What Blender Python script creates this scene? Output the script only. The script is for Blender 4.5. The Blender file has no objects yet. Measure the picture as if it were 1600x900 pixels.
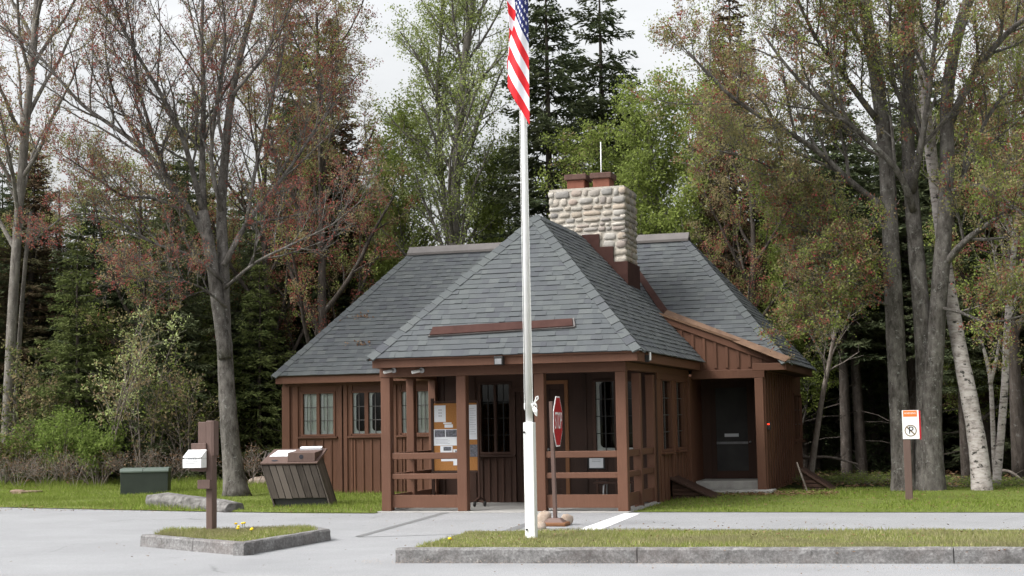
import bpy, bmesh, math, random
import numpy as np
from mathutils import Vector, Matrix
R = math.radians
random.seed(7)
SC = bpy.context.scene
COL = SC.collection

# ------------------------------------------------------------------ camera
EYE = 1.6
FPX = 2300.0                       # focal length in photo pixels (1600 wide)
YAW = math.atan(695.0 / FPX)
PITCH = math.atan(205.0 / FPX)
ROLL = 0.018
FW = Vector((-math.sin(YAW) * math.cos(PITCH), math.cos(YAW) * math.cos(PITCH), math.sin(PITCH)))
_r = Vector((math.cos(YAW), math.sin(YAW), 0)); _u = _r.cross(FW)
RT = math.cos(ROLL) * _r - math.sin(ROLL) * _u
UP = math.sin(ROLL) * _r + math.cos(ROLL) * _u
EYEP = Vector((0, 0, EYE))
def ray(x, y): return FW * FPX + RT * (x - 800) + UP * (450 - y)
def gr(x, y, z=0.0):               # survey: spot on level z seen at photo (x, y)
    d = ray(x, y); return EYEP + d * ((z - EYE) / d.z)
def at(x, y, Y):                   # survey: point on the plane Y
    d = ray(x, y); return EYEP + d * (Y / d.y)
def atx(x, y, X):
    d = ray(x, y); return EYEP + d * (X / d.x)
def onpl(x, y, p, n):
    d = ray(x, y); return EYEP + d * ((p - EYEP).dot(n) / d.dot(n))
cam = bpy.data.cameras.new('camera'); co = bpy.data.objects.new('camera', cam); COL.objects.link(co)
cam.sensor_width = 36; cam.lens = 36 * FPX / 1600; cam.clip_end = 2000; cam.clip_start = 0.1
M4 = Matrix((RT, UP, -FW)).transposed().to_4x4(); M4.translation = EYEP
co.matrix_world = M4; SC.camera = co

# ------------------------------------------------------------------ materials
def mat(name):
    m = bpy.data.materials.new(name); m.use_nodes = True
    nt = m.node_tree; nt.nodes.clear()
    out = nt.nodes.new('ShaderNodeOutputMaterial')
    return m, nt, out
def N(nt, t, **kw):
    n = nt.nodes.new(t)
    for k, v in kw.items():
        if k in n.inputs: n.inputs[k].default_value = v
        else: setattr(n, k, v)
    return n
def L(nt, a, b): nt.links.new(a, b)
def ramp(nt, fac, stops):
    n = nt.nodes.new('ShaderNodeValToRGB'); e = n.color_ramp.elements
    while len(e) < len(stops): e.new(0.5)
    for i, (p, c) in enumerate(stops):
        e[i].position = p; e[i].color = (*c, 1)
    L(nt, fac, n.inputs[0]); return n.outputs[0]
def noise(nt, scale, detail=4, rough=0.6, vec=None, coord='Object', sc=None):
    if vec is None:
        tc = nt.nodes.new('ShaderNodeTexCoord'); vec = tc.outputs[coord]
    if sc:
        mp = nt.nodes.new('ShaderNodeMapping'); mp.inputs['Scale'].default_value = sc
        L(nt, vec, mp.inputs[0]); vec = mp.outputs[0]
    n = N(nt, 'ShaderNodeTexNoise', Scale=scale, Detail=detail, Roughness=rough)
    L(nt, vec, n.inputs['Vector']); return n.outputs['Fac']
def mixc(nt, f, a, b, mode='MIX'):
    n = nt.nodes.new('ShaderNodeMix'); n.data_type = 'RGBA'; n.blend_type = mode
    for s, i in ((f, 0), (a, 6), (b, 7)):
        if hasattr(s, 'node'): L(nt, s, n.inputs[i])
        elif i == 0: n.inputs[0].default_value = s
        else: n.inputs[i].default_value = (*s, 1)
    return n.outputs[2]
def prin(nt, out, col, rough=0.7, spec=0.3, bump=None, bs=0.3, bd=0.01, metal=0.0):
    p = nt.nodes.new('ShaderNodeBsdfPrincipled')
    if hasattr(col, 'node'): L(nt, col, p.inputs['Base Color'])
    else: p.inputs['Base Color'].default_value = (*col, 1)
    if hasattr(rough, 'node'): L(nt, rough, p.inputs['Roughness'])
    else: p.inputs['Roughness'].default_value = rough
    p.inputs['Specular IOR Level'].default_value = spec
    p.inputs['Metallic'].default_value = metal
    if bump is not None:
        b = N(nt, 'ShaderNodeBump', Strength=bs, Distance=bd); L(nt, bump, b.inputs['Height']); L(nt, b.outputs[0], p.inputs['Normal'])
    L(nt, p.outputs[0], out.inputs[0]); return p
def island(nt): return nt.nodes.new('ShaderNodeNewGeometry').outputs['Random Per Island']

MAT = {}
def simple(name, c1, c2, scale=6, rough=0.7, spec=0.3, sc=None, bs=0.25, bd=0.01, metal=0.0, lo=0.3, hi=0.7, detail=5):
    m, nt, out = mat(name)
    f = noise(nt, scale, detail, 0.65, sc=sc)
    c = ramp(nt, f, [(lo, c1), (hi, c2)])
    prin(nt, out, c, rough, spec, f, bs, bd, metal); MAT[name] = m; return m
def wood(name, c1, c2, var=0.12, rough=0.6, spec=0.25):
    m, nt, out = mat(name)
    f = noise(nt, 7, 6, 0.7, sc=(6, 6, 0.6)); g = noise(nt, 1.3, 3, 0.5)
    c = ramp(nt, f, [(0.3, c1), (0.72, c2)])
    c = mixc(nt, ramp(nt, g, [(0.35, (0, 0, 0)), (0.75, (1, 1, 1))]), c, tuple(x * (1 - 2.6 * var) for x in c1))
    wr = noise(nt, 3.5, 9, 0.8, sc=(3, 3, 0.8)); c = mixc(nt, ramp(nt, wr, [(0.56, (0, 0, 0)), (0.72, (0.55, 0.55, 0.55))]), c, tuple(min(1, x * 1.25 + 0.008) for x in c2))
    c = mixc(nt, island(nt), c, tuple(x * (1 + var) for x in c2)) if var else c
    prin(nt, out, c, rough, spec, f, 0.45, 0.008); MAT[name] = m; return m
wood('brown_paint', (0.092, 0.041, 0.024), (0.124, 0.057, 0.034), 0.10)
wood('trim_paint', (0.108, 0.050, 0.030), (0.142, 0.068, 0.042), 0.08)
wood('dark_and_shaded_wood', (0.036, 0.019, 0.013), (0.056, 0.028, 0.019), 0.15)  # plain dark wood, and the cabin brown with porch shade put in
wood('post_paint', (0.098, 0.063, 0.052), (0.140, 0.092, 0.077), 0.10)
wood('orange_wood', (0.16, 0.07, 0.03), (0.24, 0.11, 0.05), 0.1)
wood('grey_slats', (0.036, 0.029, 0.025), (0.100, 0.084, 0.072), 0.45, 0.85, 0.1)
simple('copper_flashing', (0.042, 0.020, 0.017), (0.068, 0.034, 0.028), 3, 0.75, 0.08, metal=0.0)
simple('rust_flashing', (0.095, 0.050, 0.028), (0.190, 0.112, 0.066), 5, 0.6, 0.3)
simple('ridge_metal', (0.105, 0.095, 0.090), (0.150, 0.136, 0.128), 3, 0.5, 0.3)
simple('mortar', (0.36, 0.33, 0.28), (0.50, 0.46, 0.40), 18, 0.9, 0.1, bs=0.6)
simple('clay', (0.16, 0.066, 0.046), (0.23, 0.098, 0.068), 8, 0.8, 0.1)
simple('clay_cap', (0.085, 0.050, 0.042), (0.130, 0.080, 0.066), 8, 0.8, 0.1)
simple('white_paint', (0.74, 0.74, 0.72), (0.84, 0.84, 0.83), 4, 0.45, 0.4, bs=0.05)
simple('white_frame', (0.76, 0.76, 0.74), (0.84, 0.84, 0.82), 4, 0.5, 0.3, bs=0.05)
simple('black_metal', (0.012, 0.012, 0.012), (0.025, 0.024, 0.023), 6, 0.5, 0.4)
simple('muntin_lead', (0.07, 0.065, 0.06), (0.10, 0.09, 0.085), 6, 0.5, 0.4)
simple('grey_metal', (0.30, 0.30, 0.30), (0.42, 0.42, 0.42), 6, 0.4, 0.5, metal=0.3)
simple('lamp_glass', (0.16, 0.16, 0.16), (0.26, 0.26, 0.27), 6, 0.3, 0.5)
simple('green_metal', (0.022, 0.030, 0.024), (0.034, 0.044, 0.035), 2.5, 0.5, 0.4)
simple('green_lid', (0.085, 0.110, 0.092), (0.120, 0.150, 0.128), 2.5, 0.5, 0.4)
simple('dark_backing', (0.018, 0.014, 0.012), (0.030, 0.024, 0.020), 2, 0.9, 0.1)  # near-black for the panels added behind the windows
simple('blind', (0.66, 0.69, 0.62), (0.80, 0.82, 0.76), 2, 0.9, 0.1, sc=(14, 14, 0.5))
simple('paper', (0.66, 0.68, 0.72), (0.76, 0.78, 0.80), 3, 0.8, 0.1, bs=0.02)
simple('photo_dark', (0.03, 0.035, 0.03), (0.20, 0.20, 0.24), 24, 0.5, 0.3)
simple('ink', (0.02, 0.02, 0.025), (0.04, 0.04, 0.05), 3, 0.7, 0.2)
simple('grey_ink', (0.30, 0.31, 0.33), (0.40, 0.41, 0.43), 3, 0.7, 0.2)
simple('cork', (0.30, 0.135, 0.042), (0.40, 0.19, 0.070), 40, 0.9, 0.1)
simple('sign_red', (0.36, 0.010, 0.016), (0.42, 0.015, 0.023), 3, 0.35, 0.4, bs=0.02)
simple('sign_white', (0.82, 0.82, 0.80), (0.88, 0.88, 0.86), 3, 0.4, 0.3, bs=0.02)
simple('sign_orange', (0.80, 0.15, 0.03), (0.88, 0.20, 0.045), 3, 0.4, 0.3, bs=0.02)
simple('sign_brown', (0.13, 0.085, 0.03), (0.17, 0.11, 0.05), 3, 0.5, 0.3, bs=0.02)
simple('flag_red', (0.62, 0.022, 0.030), (0.74, 0.040, 0.045), 6, 0.8, 0.15, bs=0.1)
simple('flag_white', (0.72, 0.72, 0.76), (0.82, 0.82, 0.85), 6, 0.8, 0.15, bs=0.1)
simple('flag_blue', (0.022, 0.028, 0.11), (0.035, 0.042, 0.16), 6, 0.8, 0.15, bs=0.1)
simple('rope', (0.66, 0.66, 0.64), (0.78, 0.78, 0.76), 30, 0.9, 0.1)
simple('rock', (0.060, 0.056, 0.052), (0.23, 0.22, 0.21), 7, 0.9, 0.15, bs=0.9, bd=0.03, detail=9)
simple('tan_stone', (0.26, 0.19, 0.14), (0.46, 0.39, 0.33), 6, 0.9, 0.15, bs=0.8, bd=0.02, detail=8)
simple('stump', (0.16, 0.11, 0.075), (0.27, 0.20, 0.15), 12, 0.9, 0.1)
simple('slab', (0.26, 0.25, 0.235), (0.36, 0.35, 0.33), 3, 0.85, 0.15)
simple('step_concrete', (0.30, 0.29, 0.27), (0.44, 0.43, 0.40), 5, 0.9, 0.1, bs=0.4)
simple('dandelion', (0.75, 0.50, 0.02), (0.85, 0.62, 0.04), 9, 0.8, 0.1)
def pavement(name, c1, c2, cracks=True):
    m, nt, out = mat(name)
    a = noise(nt, 38, 9, 0.85); b = noise(nt, 0.55, 7, 0.7); s = noise(nt, 0.9, 4, 0.6, sc=(0.45, 1.3, 1))
    c = ramp(nt, a, [(0.25, c1), (0.75, c2)])
    g2 = noise(nt, 85, 2, 0.6); c = mixc(nt, ramp(nt, g2, [(0.48, (0, 0, 0)), (0.66, (0.75, 0.75, 0.75))]), c, tuple(x * 0.62 for x in c1)); g3 = noise(nt, 120, 2, 0.5); c = mixc(nt, ramp(nt, g3, [(0.56, (0, 0, 0)), (0.70, (0.7, 0.7, 0.7))]), c, tuple(min(1, x * 1.25) for x in c2))
    c = mixc(nt, ramp(nt, b, [(0.35, (0, 0, 0)), (0.75, (0.45, 0.45, 0.45))]), c, tuple(x * 0.85 for x in c1))
    c = mixc(nt, ramp(nt, s, [(0.55, (0, 0, 0)), (0.80, (0.15, 0.15, 0.15))]), c, tuple(min(1, x * 1.08) for x in c2))
    if cracks:
        tc = nt.nodes.new('ShaderNodeTexCoord'); nz = N(nt, 'ShaderNodeTexNoise', Scale=1.2, Detail=5)
        L(nt, tc.outputs['Object'], nz.inputs['Vector'])
        ad = mixc(nt, 0.22, tc.outputs['Object'], nz.outputs['Color'])
        v = N(nt, 'ShaderNodeTexVoronoi', Scale=0.34, feature='DISTANCE_TO_EDGE'); L(nt, ad, v.inputs['Vector'])
        k = ramp(nt, v.outputs['Distance'], [(0.0, (1, 1, 1)), (0.006, (0, 0, 0))])
        kk = mixc(nt, ramp(nt, b, [(0.52, (0, 0, 0)), (0.60, (0.6, 0.6, 0.6))]), (0, 0, 0), k)
        c = mixc(nt, kk, c, tuple(x * 0.62 for x in c1))
    prin(nt, out, c, 0.88, 0.2, a, 0.5, 0.006); MAT[name] = m
pavement('asphalt', (0.180, 0.182, 0.187), (0.405, 0.407, 0.413))
pavement('walk', (0.195, 0.196, 0.200), (0.375, 0.376, 0.380))
pavement('seam', (0.13, 0.13, 0.13), (0.21, 0.21, 0.21), False)
simple('white_line', (0.55, 0.55, 0.55), (0.72, 0.72, 0.72), 9, 0.8, 0.2, lo=0.25, hi=0.5)
def granite():
    m, nt, out = mat('granite')
    a = noise(nt, 34, 5, 0.85); b = noise(nt, 4, 8, 0.75); st = noise(nt, 1.4, 6, 0.7)
    c = ramp(nt, a, [(0.30, (0.085, 0.082, 0.080)), (0.5, (0.20, 0.195, 0.19)), (0.72, (0.40, 0.39, 0.385))])
    c = mixc(nt, ramp(nt, b, [(0.42, (0, 0, 0)), (0.66, (0.8, 0.8, 0.8))]), c, (0.070, 0.064, 0.060))
    c = mixc(nt, ramp(nt, st, [(0.5, (0, 0, 0)), (0.75, (0.5, 0.5, 0.5))]), c, (0.15, 0.118, 0.108))
    prin(nt, out, c, 0.8, 0.25, b, 0.5, 0.02); MAT['granite'] = m
granite()
def ground(name, stops, sc1, sc2, dark):
    m, nt, out = mat(name)
    a = noise(nt, sc1, 8, 0.75); b = noise(nt, sc2, 5, 0.6)
    c = ramp(nt, a, stops)
    c = mixc(nt, ramp(nt, b, [(0.40, (0, 0, 0)), (0.66, (1, 1, 1))]), c, dark)
    prin(nt, out, c, 0.95, 0.05, a, 0.8, 0.03); MAT[name] = m
ground('lawn', [(0.3, (0.070, 0.095, 0.022)), (0.55, (0.135, 0.165, 0.042)), (0.75, (0.23, 0.21, 0.085))], 14, 0.8, (0.115, 0.140, 0.034))
ground('dry_lawn', [(0.3, (0.085, 0.085, 0.035)), (0.55, (0.16, 0.15, 0.065)), (0.75, (0.27, 0.23, 0.14))], 16, 1.2, (0.11, 0.125, 0.042))
ground('forest_floor', [(0.3, (0.018, 0.014, 0.009)), (0.55, (0.045, 0.034, 0.021)), (0.75, (0.085, 0.062, 0.036))], 6, 0.4, (0.030, 0.040, 0.012))
def shingles():
    m, nt, out = mat('shingles')
    i = island(nt); a = noise(nt, 60, 4, 0.7); b = noise(nt, 0.8, 4, 0.6)
    c = ramp(nt, i, [(0.0, (0.076, 0.080, 0.087)), (0.2, (0.098, 0.105, 0.110)), (0.4, (0.082, 0.089, 0.094)),
                     (0.6, (0.110, 0.118, 0.119)), (0.75, (0.072, 0.074, 0.085)), (0.88, (0.102, 0.109, 0.110)), (1.0, (0.122, 0.130, 0.129))])
    c = mixc(nt, ramp(nt, a, [(0.3, (0, 0, 0)), (0.7, (0.5, 0.5, 0.5))]), c, (0.060, 0.066, 0.070)); c = mixc(nt, ramp(nt, b, [(0.4, (0, 0, 0)), (0.7, (0.25, 0.25, 0.25))]), c, (0.11, 0.122, 0.110))
    prin(nt, out, c, 0.92, 0.15, a, 0.5, 0.004); MAT['shingles'] = m
shingles()
def stone():
    m, nt, out = mat('field_stone')
    i = island(nt); a = noise(nt, 20, 7, 0.7); b = noise(nt, 5, 4, 0.6)
    c = ramp(nt, i, [(0, (0.34, 0.285, 0.225)), (0.2, (0.46, 0.42, 0.355)), (0.4, (0.28, 0.27, 0.255)), (0.55, (0.42, 0.345, 0.27)), (0.7, (0.50, 0.47, 0.42)), (0.86, (0.21, 0.20, 0.19)), (1, (0.38, 0.30, 0.25))])
    c = mixc(nt, ramp(nt, a, [(0.4, (0, 0, 0)), (0.75, (0.6, 0.6, 0.6))]), c, (0.24, 0.22, 0.20))
    c = mixc(nt, ramp(nt, b, [(0.5, (0, 0, 0)), (0.8, (0.5, 0.5, 0.5))]), c, (0.44, 0.41, 0.36))
    prin(nt, out, c, 0.85, 0.2, a, 0.6, 0.02); MAT['field_stone'] = m
stone()
def glass():
    m, nt, out = mat('window_glass')
    t = N(nt, 'ShaderNodeBsdfTransparent'); t.inputs[0].default_value = (0.92, 0.94, 0.93, 1)
    g = N(nt, 'ShaderNodeBsdfGlossy', Roughness=0.03); f = N(nt, 'ShaderNodeFresnel', IOR=1.5)
    mx = nt.nodes.new('ShaderNodeMixShader'); L(nt, f.outputs[0], mx.inputs[0]); L(nt, t.outputs[0], mx.inputs[1]); L(nt, g.outputs[0], mx.inputs[2])
    L(nt, mx.outputs[0], out.inputs[0]); MAT['window_glass'] = m
    m, nt, out = mat('screen_door_mesh'); prin(nt, out, ramp(nt, noise(nt, 2, 3), [(0.3, (0.045, 0.044, 0.043)), (0.7, (0.070, 0.068, 0.066))]), 0.7, 0.08); MAT['screen_mesh'] = m
    m, nt, out = mat('lit_led'); e = N(nt, 'ShaderNodeEmission', Strength=1.3); e.inputs[0].default_value = (1, 0.05, 0.02, 1); L(nt, e.outputs[0], out.inputs[0]); MAT['led'] = m
glass()
def bark(name, c1, c2, c3, scale=9, stretch=0.25):
    m, nt, out = mat(name)
    a = noise(nt, scale, 8, 0.75, sc=(1, 1, stretch)); b = noise(nt, 1.6, 4, 0.6); l = noise(nt, 11, 6, 0.75)
    c = ramp(nt, a, [(0.38, c1), (0.60, c2)])
    c = mixc(nt, ramp(nt, l, [(0.57, (0, 0, 0)), (0.66, (0.8, 0.8, 0.8))]), c, c3)
    c = mixc(nt, ramp(nt, b, [(0.45, (0, 0, 0)), (0.75, (0.5, 0.5, 0.5))]), c, c1)
    prin(nt, out, c, 0.95, 0.08, a, 1.0, 0.05); MAT[name] = m
bark('maple_bark', (0.055, 0.049, 0.043), (0.19, 0.175, 0.158), (0.34, 0.34, 0.315), 7, 0.4)
bark('grey_bark', (0.10, 0.090, 0.080), (0.235, 0.215, 0.190), (0.34, 0.33, 0.31))
bark('spruce_and_shade_bark', (0.045, 0.037, 0.031), (0.11, 0.093, 0.080), (0.18, 0.175, 0.16))  # spruces, and maple trunks with woodland shade put into the colour
bark('twig_bark', (0.14, 0.115, 0.098), (0.27, 0.235, 0.205), (0.26, 0.25, 0.23))
def birch():
    m, nt, out = mat('birch_bark')
    a = noise(nt, 5, 6, 0.7, sc=(1, 1, 3)); b = noise(nt, 2.2, 5, 0.7); k = noise(nt, 7, 3, 0.5, sc=(1, 1, 1.4))
    c = ramp(nt, a, [(0.34, (0.13, 0.11, 0.10)), (0.48, (0.36, 0.325, 0.30)), (0.75, (0.56, 0.52, 0.49))])
    c = mixc(nt, ramp(nt, b, [(0.5, (0, 0, 0)), (0.72, (0.7, 0.7, 0.7))]), c, (0.18, 0.145, 0.125))
    c = mixc(nt, ramp(nt, k, [(0.60, (0, 0, 0)), (0.66, (1, 1, 1))]), c, (0.05, 0.045, 0.04))
    prin(nt, out, c, 0.8, 0.2, a, 0.4, 0.01); MAT['birch_bark'] = m
birch()
def leaf(name, stops, trans=0.3, patch=None):
    m, nt, out = mat(name)
    i = island(nt); c = ramp(nt, i, stops)
    if patch:
        b = noise(nt, 0.55, 3, 0.6); c = mixc(nt, ramp(nt, b, [(0.42, (0, 0, 0)), (0.62, (0.8, 0.8, 0.8))]), c, patch)
    d = N(nt, 'ShaderNodeBsdfDiffuse'); t = N(nt, 'ShaderNodeBsdfTranslucent'); mx = nt.nodes.new('ShaderNodeMixShader'); mx.inputs[0].default_value = trans
    L(nt, c, d.inputs[0]); L(nt, c, t.inputs[0]); L(nt, d.outputs[0], mx.inputs[1]); L(nt, t.outputs[0], mx.inputs[2]); L(nt, mx.outputs[0], out.inputs[0]); MAT[name] = m
leaf('spruce_needles', [(0, (0.046, 0.062, 0.034)), (0.5, (0.074, 0.094, 0.048)), (1, (0.112, 0.130, 0.064))], 0.22, (0.084, 0.092, 0.048))
leaf('fir_needles', [(0, (0.062, 0.085, 0.030)), (0.5, (0.108, 0.135, 0.046)), (1, (0.155, 0.178, 0.068))], 0.25, (0.10, 0.115, 0.042))
leaf('brown_needles', [(0, (0.085, 0.050, 0.036)), (0.5, (0.125, 0.080, 0.054)), (1, (0.130, 0.105, 0.062))], 0.2, (0.070, 0.075, 0.038))
leaf('red_leaves', [(0, (0.20, 0.075, 0.060)), (0.45, (0.27, 0.105, 0.080)), (0.8, (0.34, 0.085, 0.080)), (1, (0.28, 0.16, 0.10))], 0.42)
leaf('bronze_leaves', [(0, (0.23, 0.165, 0.100)), (0.4, (0.31, 0.225, 0.138)), (0.7, (0.28, 0.265, 0.120)), (1, (0.37, 0.280, 0.175))], 0.45, (0.24, 0.24, 0.10))
leaf('spring_leaves', [(0, (0.18, 0.230, 0.052)), (0.5, (0.25, 0.310, 0.078)), (1, (0.34, 0.38, 0.115))], 0.45, (0.20, 0.25, 0.070))
leaf('pale_leaves', [(0, (0.27, 0.33, 0.12)), (0.5, (0.35, 0.40, 0.165)), (1, (0.43, 0.46, 0.22))], 0.45)
leaf('white_blossom', [(0, (0.33, 0.39, 0.14)), (0.5, (0.40, 0.46, 0.20)), (1, (0.47, 0.52, 0.27))], 0.35)
leaf('shrub_leaves', [(0, (0.115, 0.165, 0.040)), (0.5, (0.170, 0.230, 0.058)), (1, (0.23, 0.29, 0.085))], 0.42)
leaf('grass_blades', [(0, (0.125, 0.180, 0.028)), (0.5, (0.200, 0.265, 0.050)), (0.85, (0.265, 0.320, 0.080)), (1, (0.34, 0.31, 0.15))], 0.35, (0.165, 0.205, 0.048))
leaf('dry_blades', [(0, (0.16, 0.210, 0.044)), (0.45, (0.255, 0.300, 0.076)), (0.75, (0.34, 0.32, 0.14)), (1, (0.48, 0.43, 0.28))], 0.3, (0.25, 0.225, 0.13))
leaf('dead_leaves', [(0, (0.10, 0.055, 0.03)), (0.6, (0.17, 0.10, 0.06)), (1, (0.26, 0.18, 0.11))], 0.1)

# ------------------------------------------------------------------ mesh helper
class MB:
    def __init__(s): s.v = []; s.f = []; s.m = []; s.sm = []
    def add(s, vs, fs, mi=0, smooth=False):
        o = len(s.v); s.v.extend([tuple(p) for p in vs])
        for f in fs: s.f.append([i + o for i in f]); s.m.append(mi); s.sm.append(smooth)
    def box(s, x0, x1, y0, y1, z0, z1, mi=0):
        if x0 > x1: x0, x1 = x1, x0
        if y0 > y1: y0, y1 = y1, y0
        if z0 > z1: z0, z1 = z1, z0
        s.add([(x0,y0,z0),(x1,y0,z0),(x1,y1,z0),(x0,y1,z0),(x0,y0,z1),(x1,y0,z1),(x1,y1,z1),(x0,y1,z1)],
              [(0,3,2,1),(4,5,6,7),(0,1,5,4),(1,2,6,5),(2,3,7,6),(3,0,4,7)], mi)
    def obox(s, c, ax, ay, az, mi=0):             # half-axis vectors
        c, ax, ay, az = Vector(c), Vector(ax), Vector(ay), Vector(az)
        if ax.cross(ay).dot(az) < 0: ax = -ax
        q = [c + i*ax + j*ay + k*az for k in (-1,1) for j in (-1,1) for i in (-1,1)]
        s.add(q, [(0,2,3,1),(4,5,7,6),(0,1,5,4),(1,3,7,5),(3,2,6,7),(2,0,4,6)], mi)
    def bar(s, a, b, w, h, mi=0, up=(0,0,1)):     # rectangular bar between two points
        a, b = Vector(a), Vector(b); d = b - a; u = Vector(up); r = d.cross(u)
        if r.length < 1e-6: r = Vector((1,0,0))
        r.normalize(); u = r.cross(d).normalized()
        s.obox((a+b)/2, d/2, r*w/2, u*h/2, mi)
    def prism(s, poly, off, mi=0):                # planar polygon extruded by a vector
        off = Vector(off); p = [Vector(q) for q in poly]; n = len(p)
        nr = sum(((p[i]-p[0]).cross(p[(i+1)%n]-p[0]) for i in range(n)), Vector())
        if nr.dot(off) > 0: p = p[::-1]
        s.add(p + [q+off for q in p], [list(range(n)), list(range(2*n-1, n-1, -1))] + [[i, i+n, (i+1)%n+n, (i+1)%n] for i in range(n)], mi)
    def poly(s, pts, mi=0): s.add(pts, [list(range(len(pts)))], mi)
    def tube(s, pts, rad, n=6, mi=0, cap=True):
        P = [Vector(p) for p in pts]; k = len(P); o = len(s.v)
        t0 = (P[1]-P[0]).normalized(); ref = Vector((0,0,1)) if abs(t0.z) < 0.9 else Vector((1,0,0))
        u = t0.cross(ref).normalized()
        for i in range(k):
            t = (P[min(i+1,k-1)] - P[max(i-1,0)])
            if t.length < 1e-9: t = t0
            t.normalize(); u = (u - t*u.dot(t))
            if u.length < 1e-6: u = t.orthogonal()
            u.normalize(); w = t.cross(u)
            r = rad[i] if hasattr(rad, '__len__') else rad
            for j in range(n):
                a = 2*math.pi*j/n; q = P[i] + (u*math.cos(a) + w*math.sin(a))*r
                s.v.append((q.x, q.y, q.z))
        for i in range(k-1):
            for j in range(n):
                a = o+i*n+j; b = o+i*n+(j+1)%n
                s.f.append([a, b, b+n, a+n]); s.m.append(mi); s.sm.append(n > 4)
        if cap:
            s.f.append([o+j for j in range(n)][::-1]); s.m.append(mi); s.sm.append(False)
            s.f.append([o+(k-1)*n+j for j in range(n)]); s.m.append(mi); s.sm.append(False)
    def blob(s, c, r, mi=0, nu=8, nv=6, jit=0.0, rng=random, flat=1.0):
        c = Vector(c); vs = []; fs = []
        for i in range(nv+1):
            th = math.pi*i/nv
            for j in range(nu):
                ph = 2*math.pi*j/nu; k = 1 + rng.uniform(-jit, jit)
                d = [math.sin(th)*math.cos(ph), math.sin(th)*math.sin(ph), math.cos(th)]
                d = [math.copysign(abs(q)**flat, q) for q in d]
                vs.append((c.x + r[0]*k*d[0], c.y + r[1]*k*d[1], c.z + r[2]*k*d[2]))
        for i in range(nv):
            for j in range(nu): fs.append((i*nu+j, (i+1)*nu+j, (i+1)*nu+(j+1)%nu, i*nu+(j+1)%nu))
        s.add(vs, fs, mi, True)
    def build(s, name, mats, parent=None, bevel=0.0, orig=None):
        """one mesh object; world coordinates, stored relative to its thing's base point"""
        me = bpy.data.meshes.new(name)
        if orig is None: orig = parent['_o'] if parent is not None else (0, 0, 0)
        ox, oy, oz = orig
        me.from_pydata([(x-ox, y-oy, z-oz) for x, y, z in s.v], [], s.f)
        for m in (mats if isinstance(mats, (list, tuple)) else [mats]): me.materials.append(MAT[m] if isinstance(m, str) else m)
        me.polygons.foreach_set('material_index', s.m); me.polygons.foreach_set('use_smooth', s.sm); me.update()
        o = bpy.data.objects.new(name, me); COL.objects.link(o); o['_o'] = tuple(orig)
        if parent is not None: o.parent = parent
        else: o.location = orig
        if bevel:
            b = o.modifiers.new('edge', 'BEVEL'); b.width = bevel; b.segments = 2; b.limit_method = 'ANGLE'; b.angle_limit = R(40)
        return o
def tag(o, label, cat, group=None, kind=None):
    if label: o['label'] = label
    if cat: o['category'] = cat
    if group: o['group'] = group
    if kind: o['kind'] = kind
    return o
def thing(name, label, cat, loc, group=None):
    o = bpy.data.objects.new(name, None); COL.objects.link(o); o.location = loc; o['_o'] = tuple(loc); o.empty_display_size = 0.2
    return tag(o, label, cat, group)
def copy_tree(o, parent=None):
    c = o.copy(); COL.objects.link(c)
    if parent is not None: c.parent = parent
    for ch in o.children: copy_tree(ch, c)
    return c
def np_mesh(name, verts, faces, mats, parent=None, midx=None, orig=(0,0,0)):
    """fast build of equal-sided faces (n x k index array)"""
    me = bpy.data.meshes.new(name); nf, k = faces.shape
    me.vertices.add(len(verts)); me.vertices.foreach_set('co', np.asarray(verts, dtype=np.float32).ravel())
    me.loops.add(nf*k); me.loops.foreach_set('vertex_index', faces.astype(np.int32).ravel())
    me.polygons.add(nf); me.polygons.foreach_set('loop_start', np.arange(0, nf*k, k, dtype=np.int32))
    for m in mats: me.materials.append(MAT[m])
    if midx is not None: me.polygons.foreach_set('material_index', midx.astype(np.int32))
    me.update(calc_edges=True)
    o = bpy.data.objects.new(name, me); COL.objects.link(o); o['_o'] = tuple(orig)
    if parent is not None: o.parent = parent
    return o
def text_mesh(s):
    cu = bpy.data.curves.new('lettering', 'FONT'); cu.body = s; cu.align_x = 'CENTER'; cu.align_y = 'CENTER'; cu.size = 1; cu.extrude = 0.0
    ob = bpy.data.objects.new('lettering', cu); COL.objects.link(ob)
    me = bpy.data.meshes.new_from_object(ob.evaluated_get(bpy.context.evaluated_depsgraph_get()))
    vs = [v.co.copy() for v in me.vertices]; fs = [list(p.vertices) for p in me.polygons]
    bpy.data.objects.remove(ob); bpy.data.curves.remove(cu); bpy.data.meshes.remove(me)
    return vs, fs
# ================================================================== the cabin
XL, XR = -9.88, -5.42              # porch sides
YF, YB, YM = 24.48, 27.05, 30.6    # porch front, porch back wall, main front wall
YE = YM - 0.45                     # main eave
house = thing('cabin', 'brown board-and-batten cabin with grey shingle hip roofs, open front porch and stone chimney', 'cabin', (-9.0, 32.0, 0))
XML = at(443, 640, YM).x; XMR = at(1197, 640, YM).x
YBK = 36.4
class YW:                          # wall facing the road: a = x, d = outwards
    def __init__(s, Y): s.Y = Y
    def p(s, a, d, z): return (a, s.Y - d, z)
    def box(s, mb, a0, a1, d0, d1, z0, z1, mi=0): mb.box(a0, a1, s.Y-d1, s.Y-d0, z0, z1, mi)
class XW:                          # wall facing right: a = y
    def __init__(s, X): s.X = X
    def p(s, a, d, z): return (s.X + d, a, z)
    def box(s, mb, a0, a1, d0, d1, z0, z1, mi=0): mb.box(s.X+d0, s.X+d1, a0, a1, z0, z1, mi)
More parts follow.
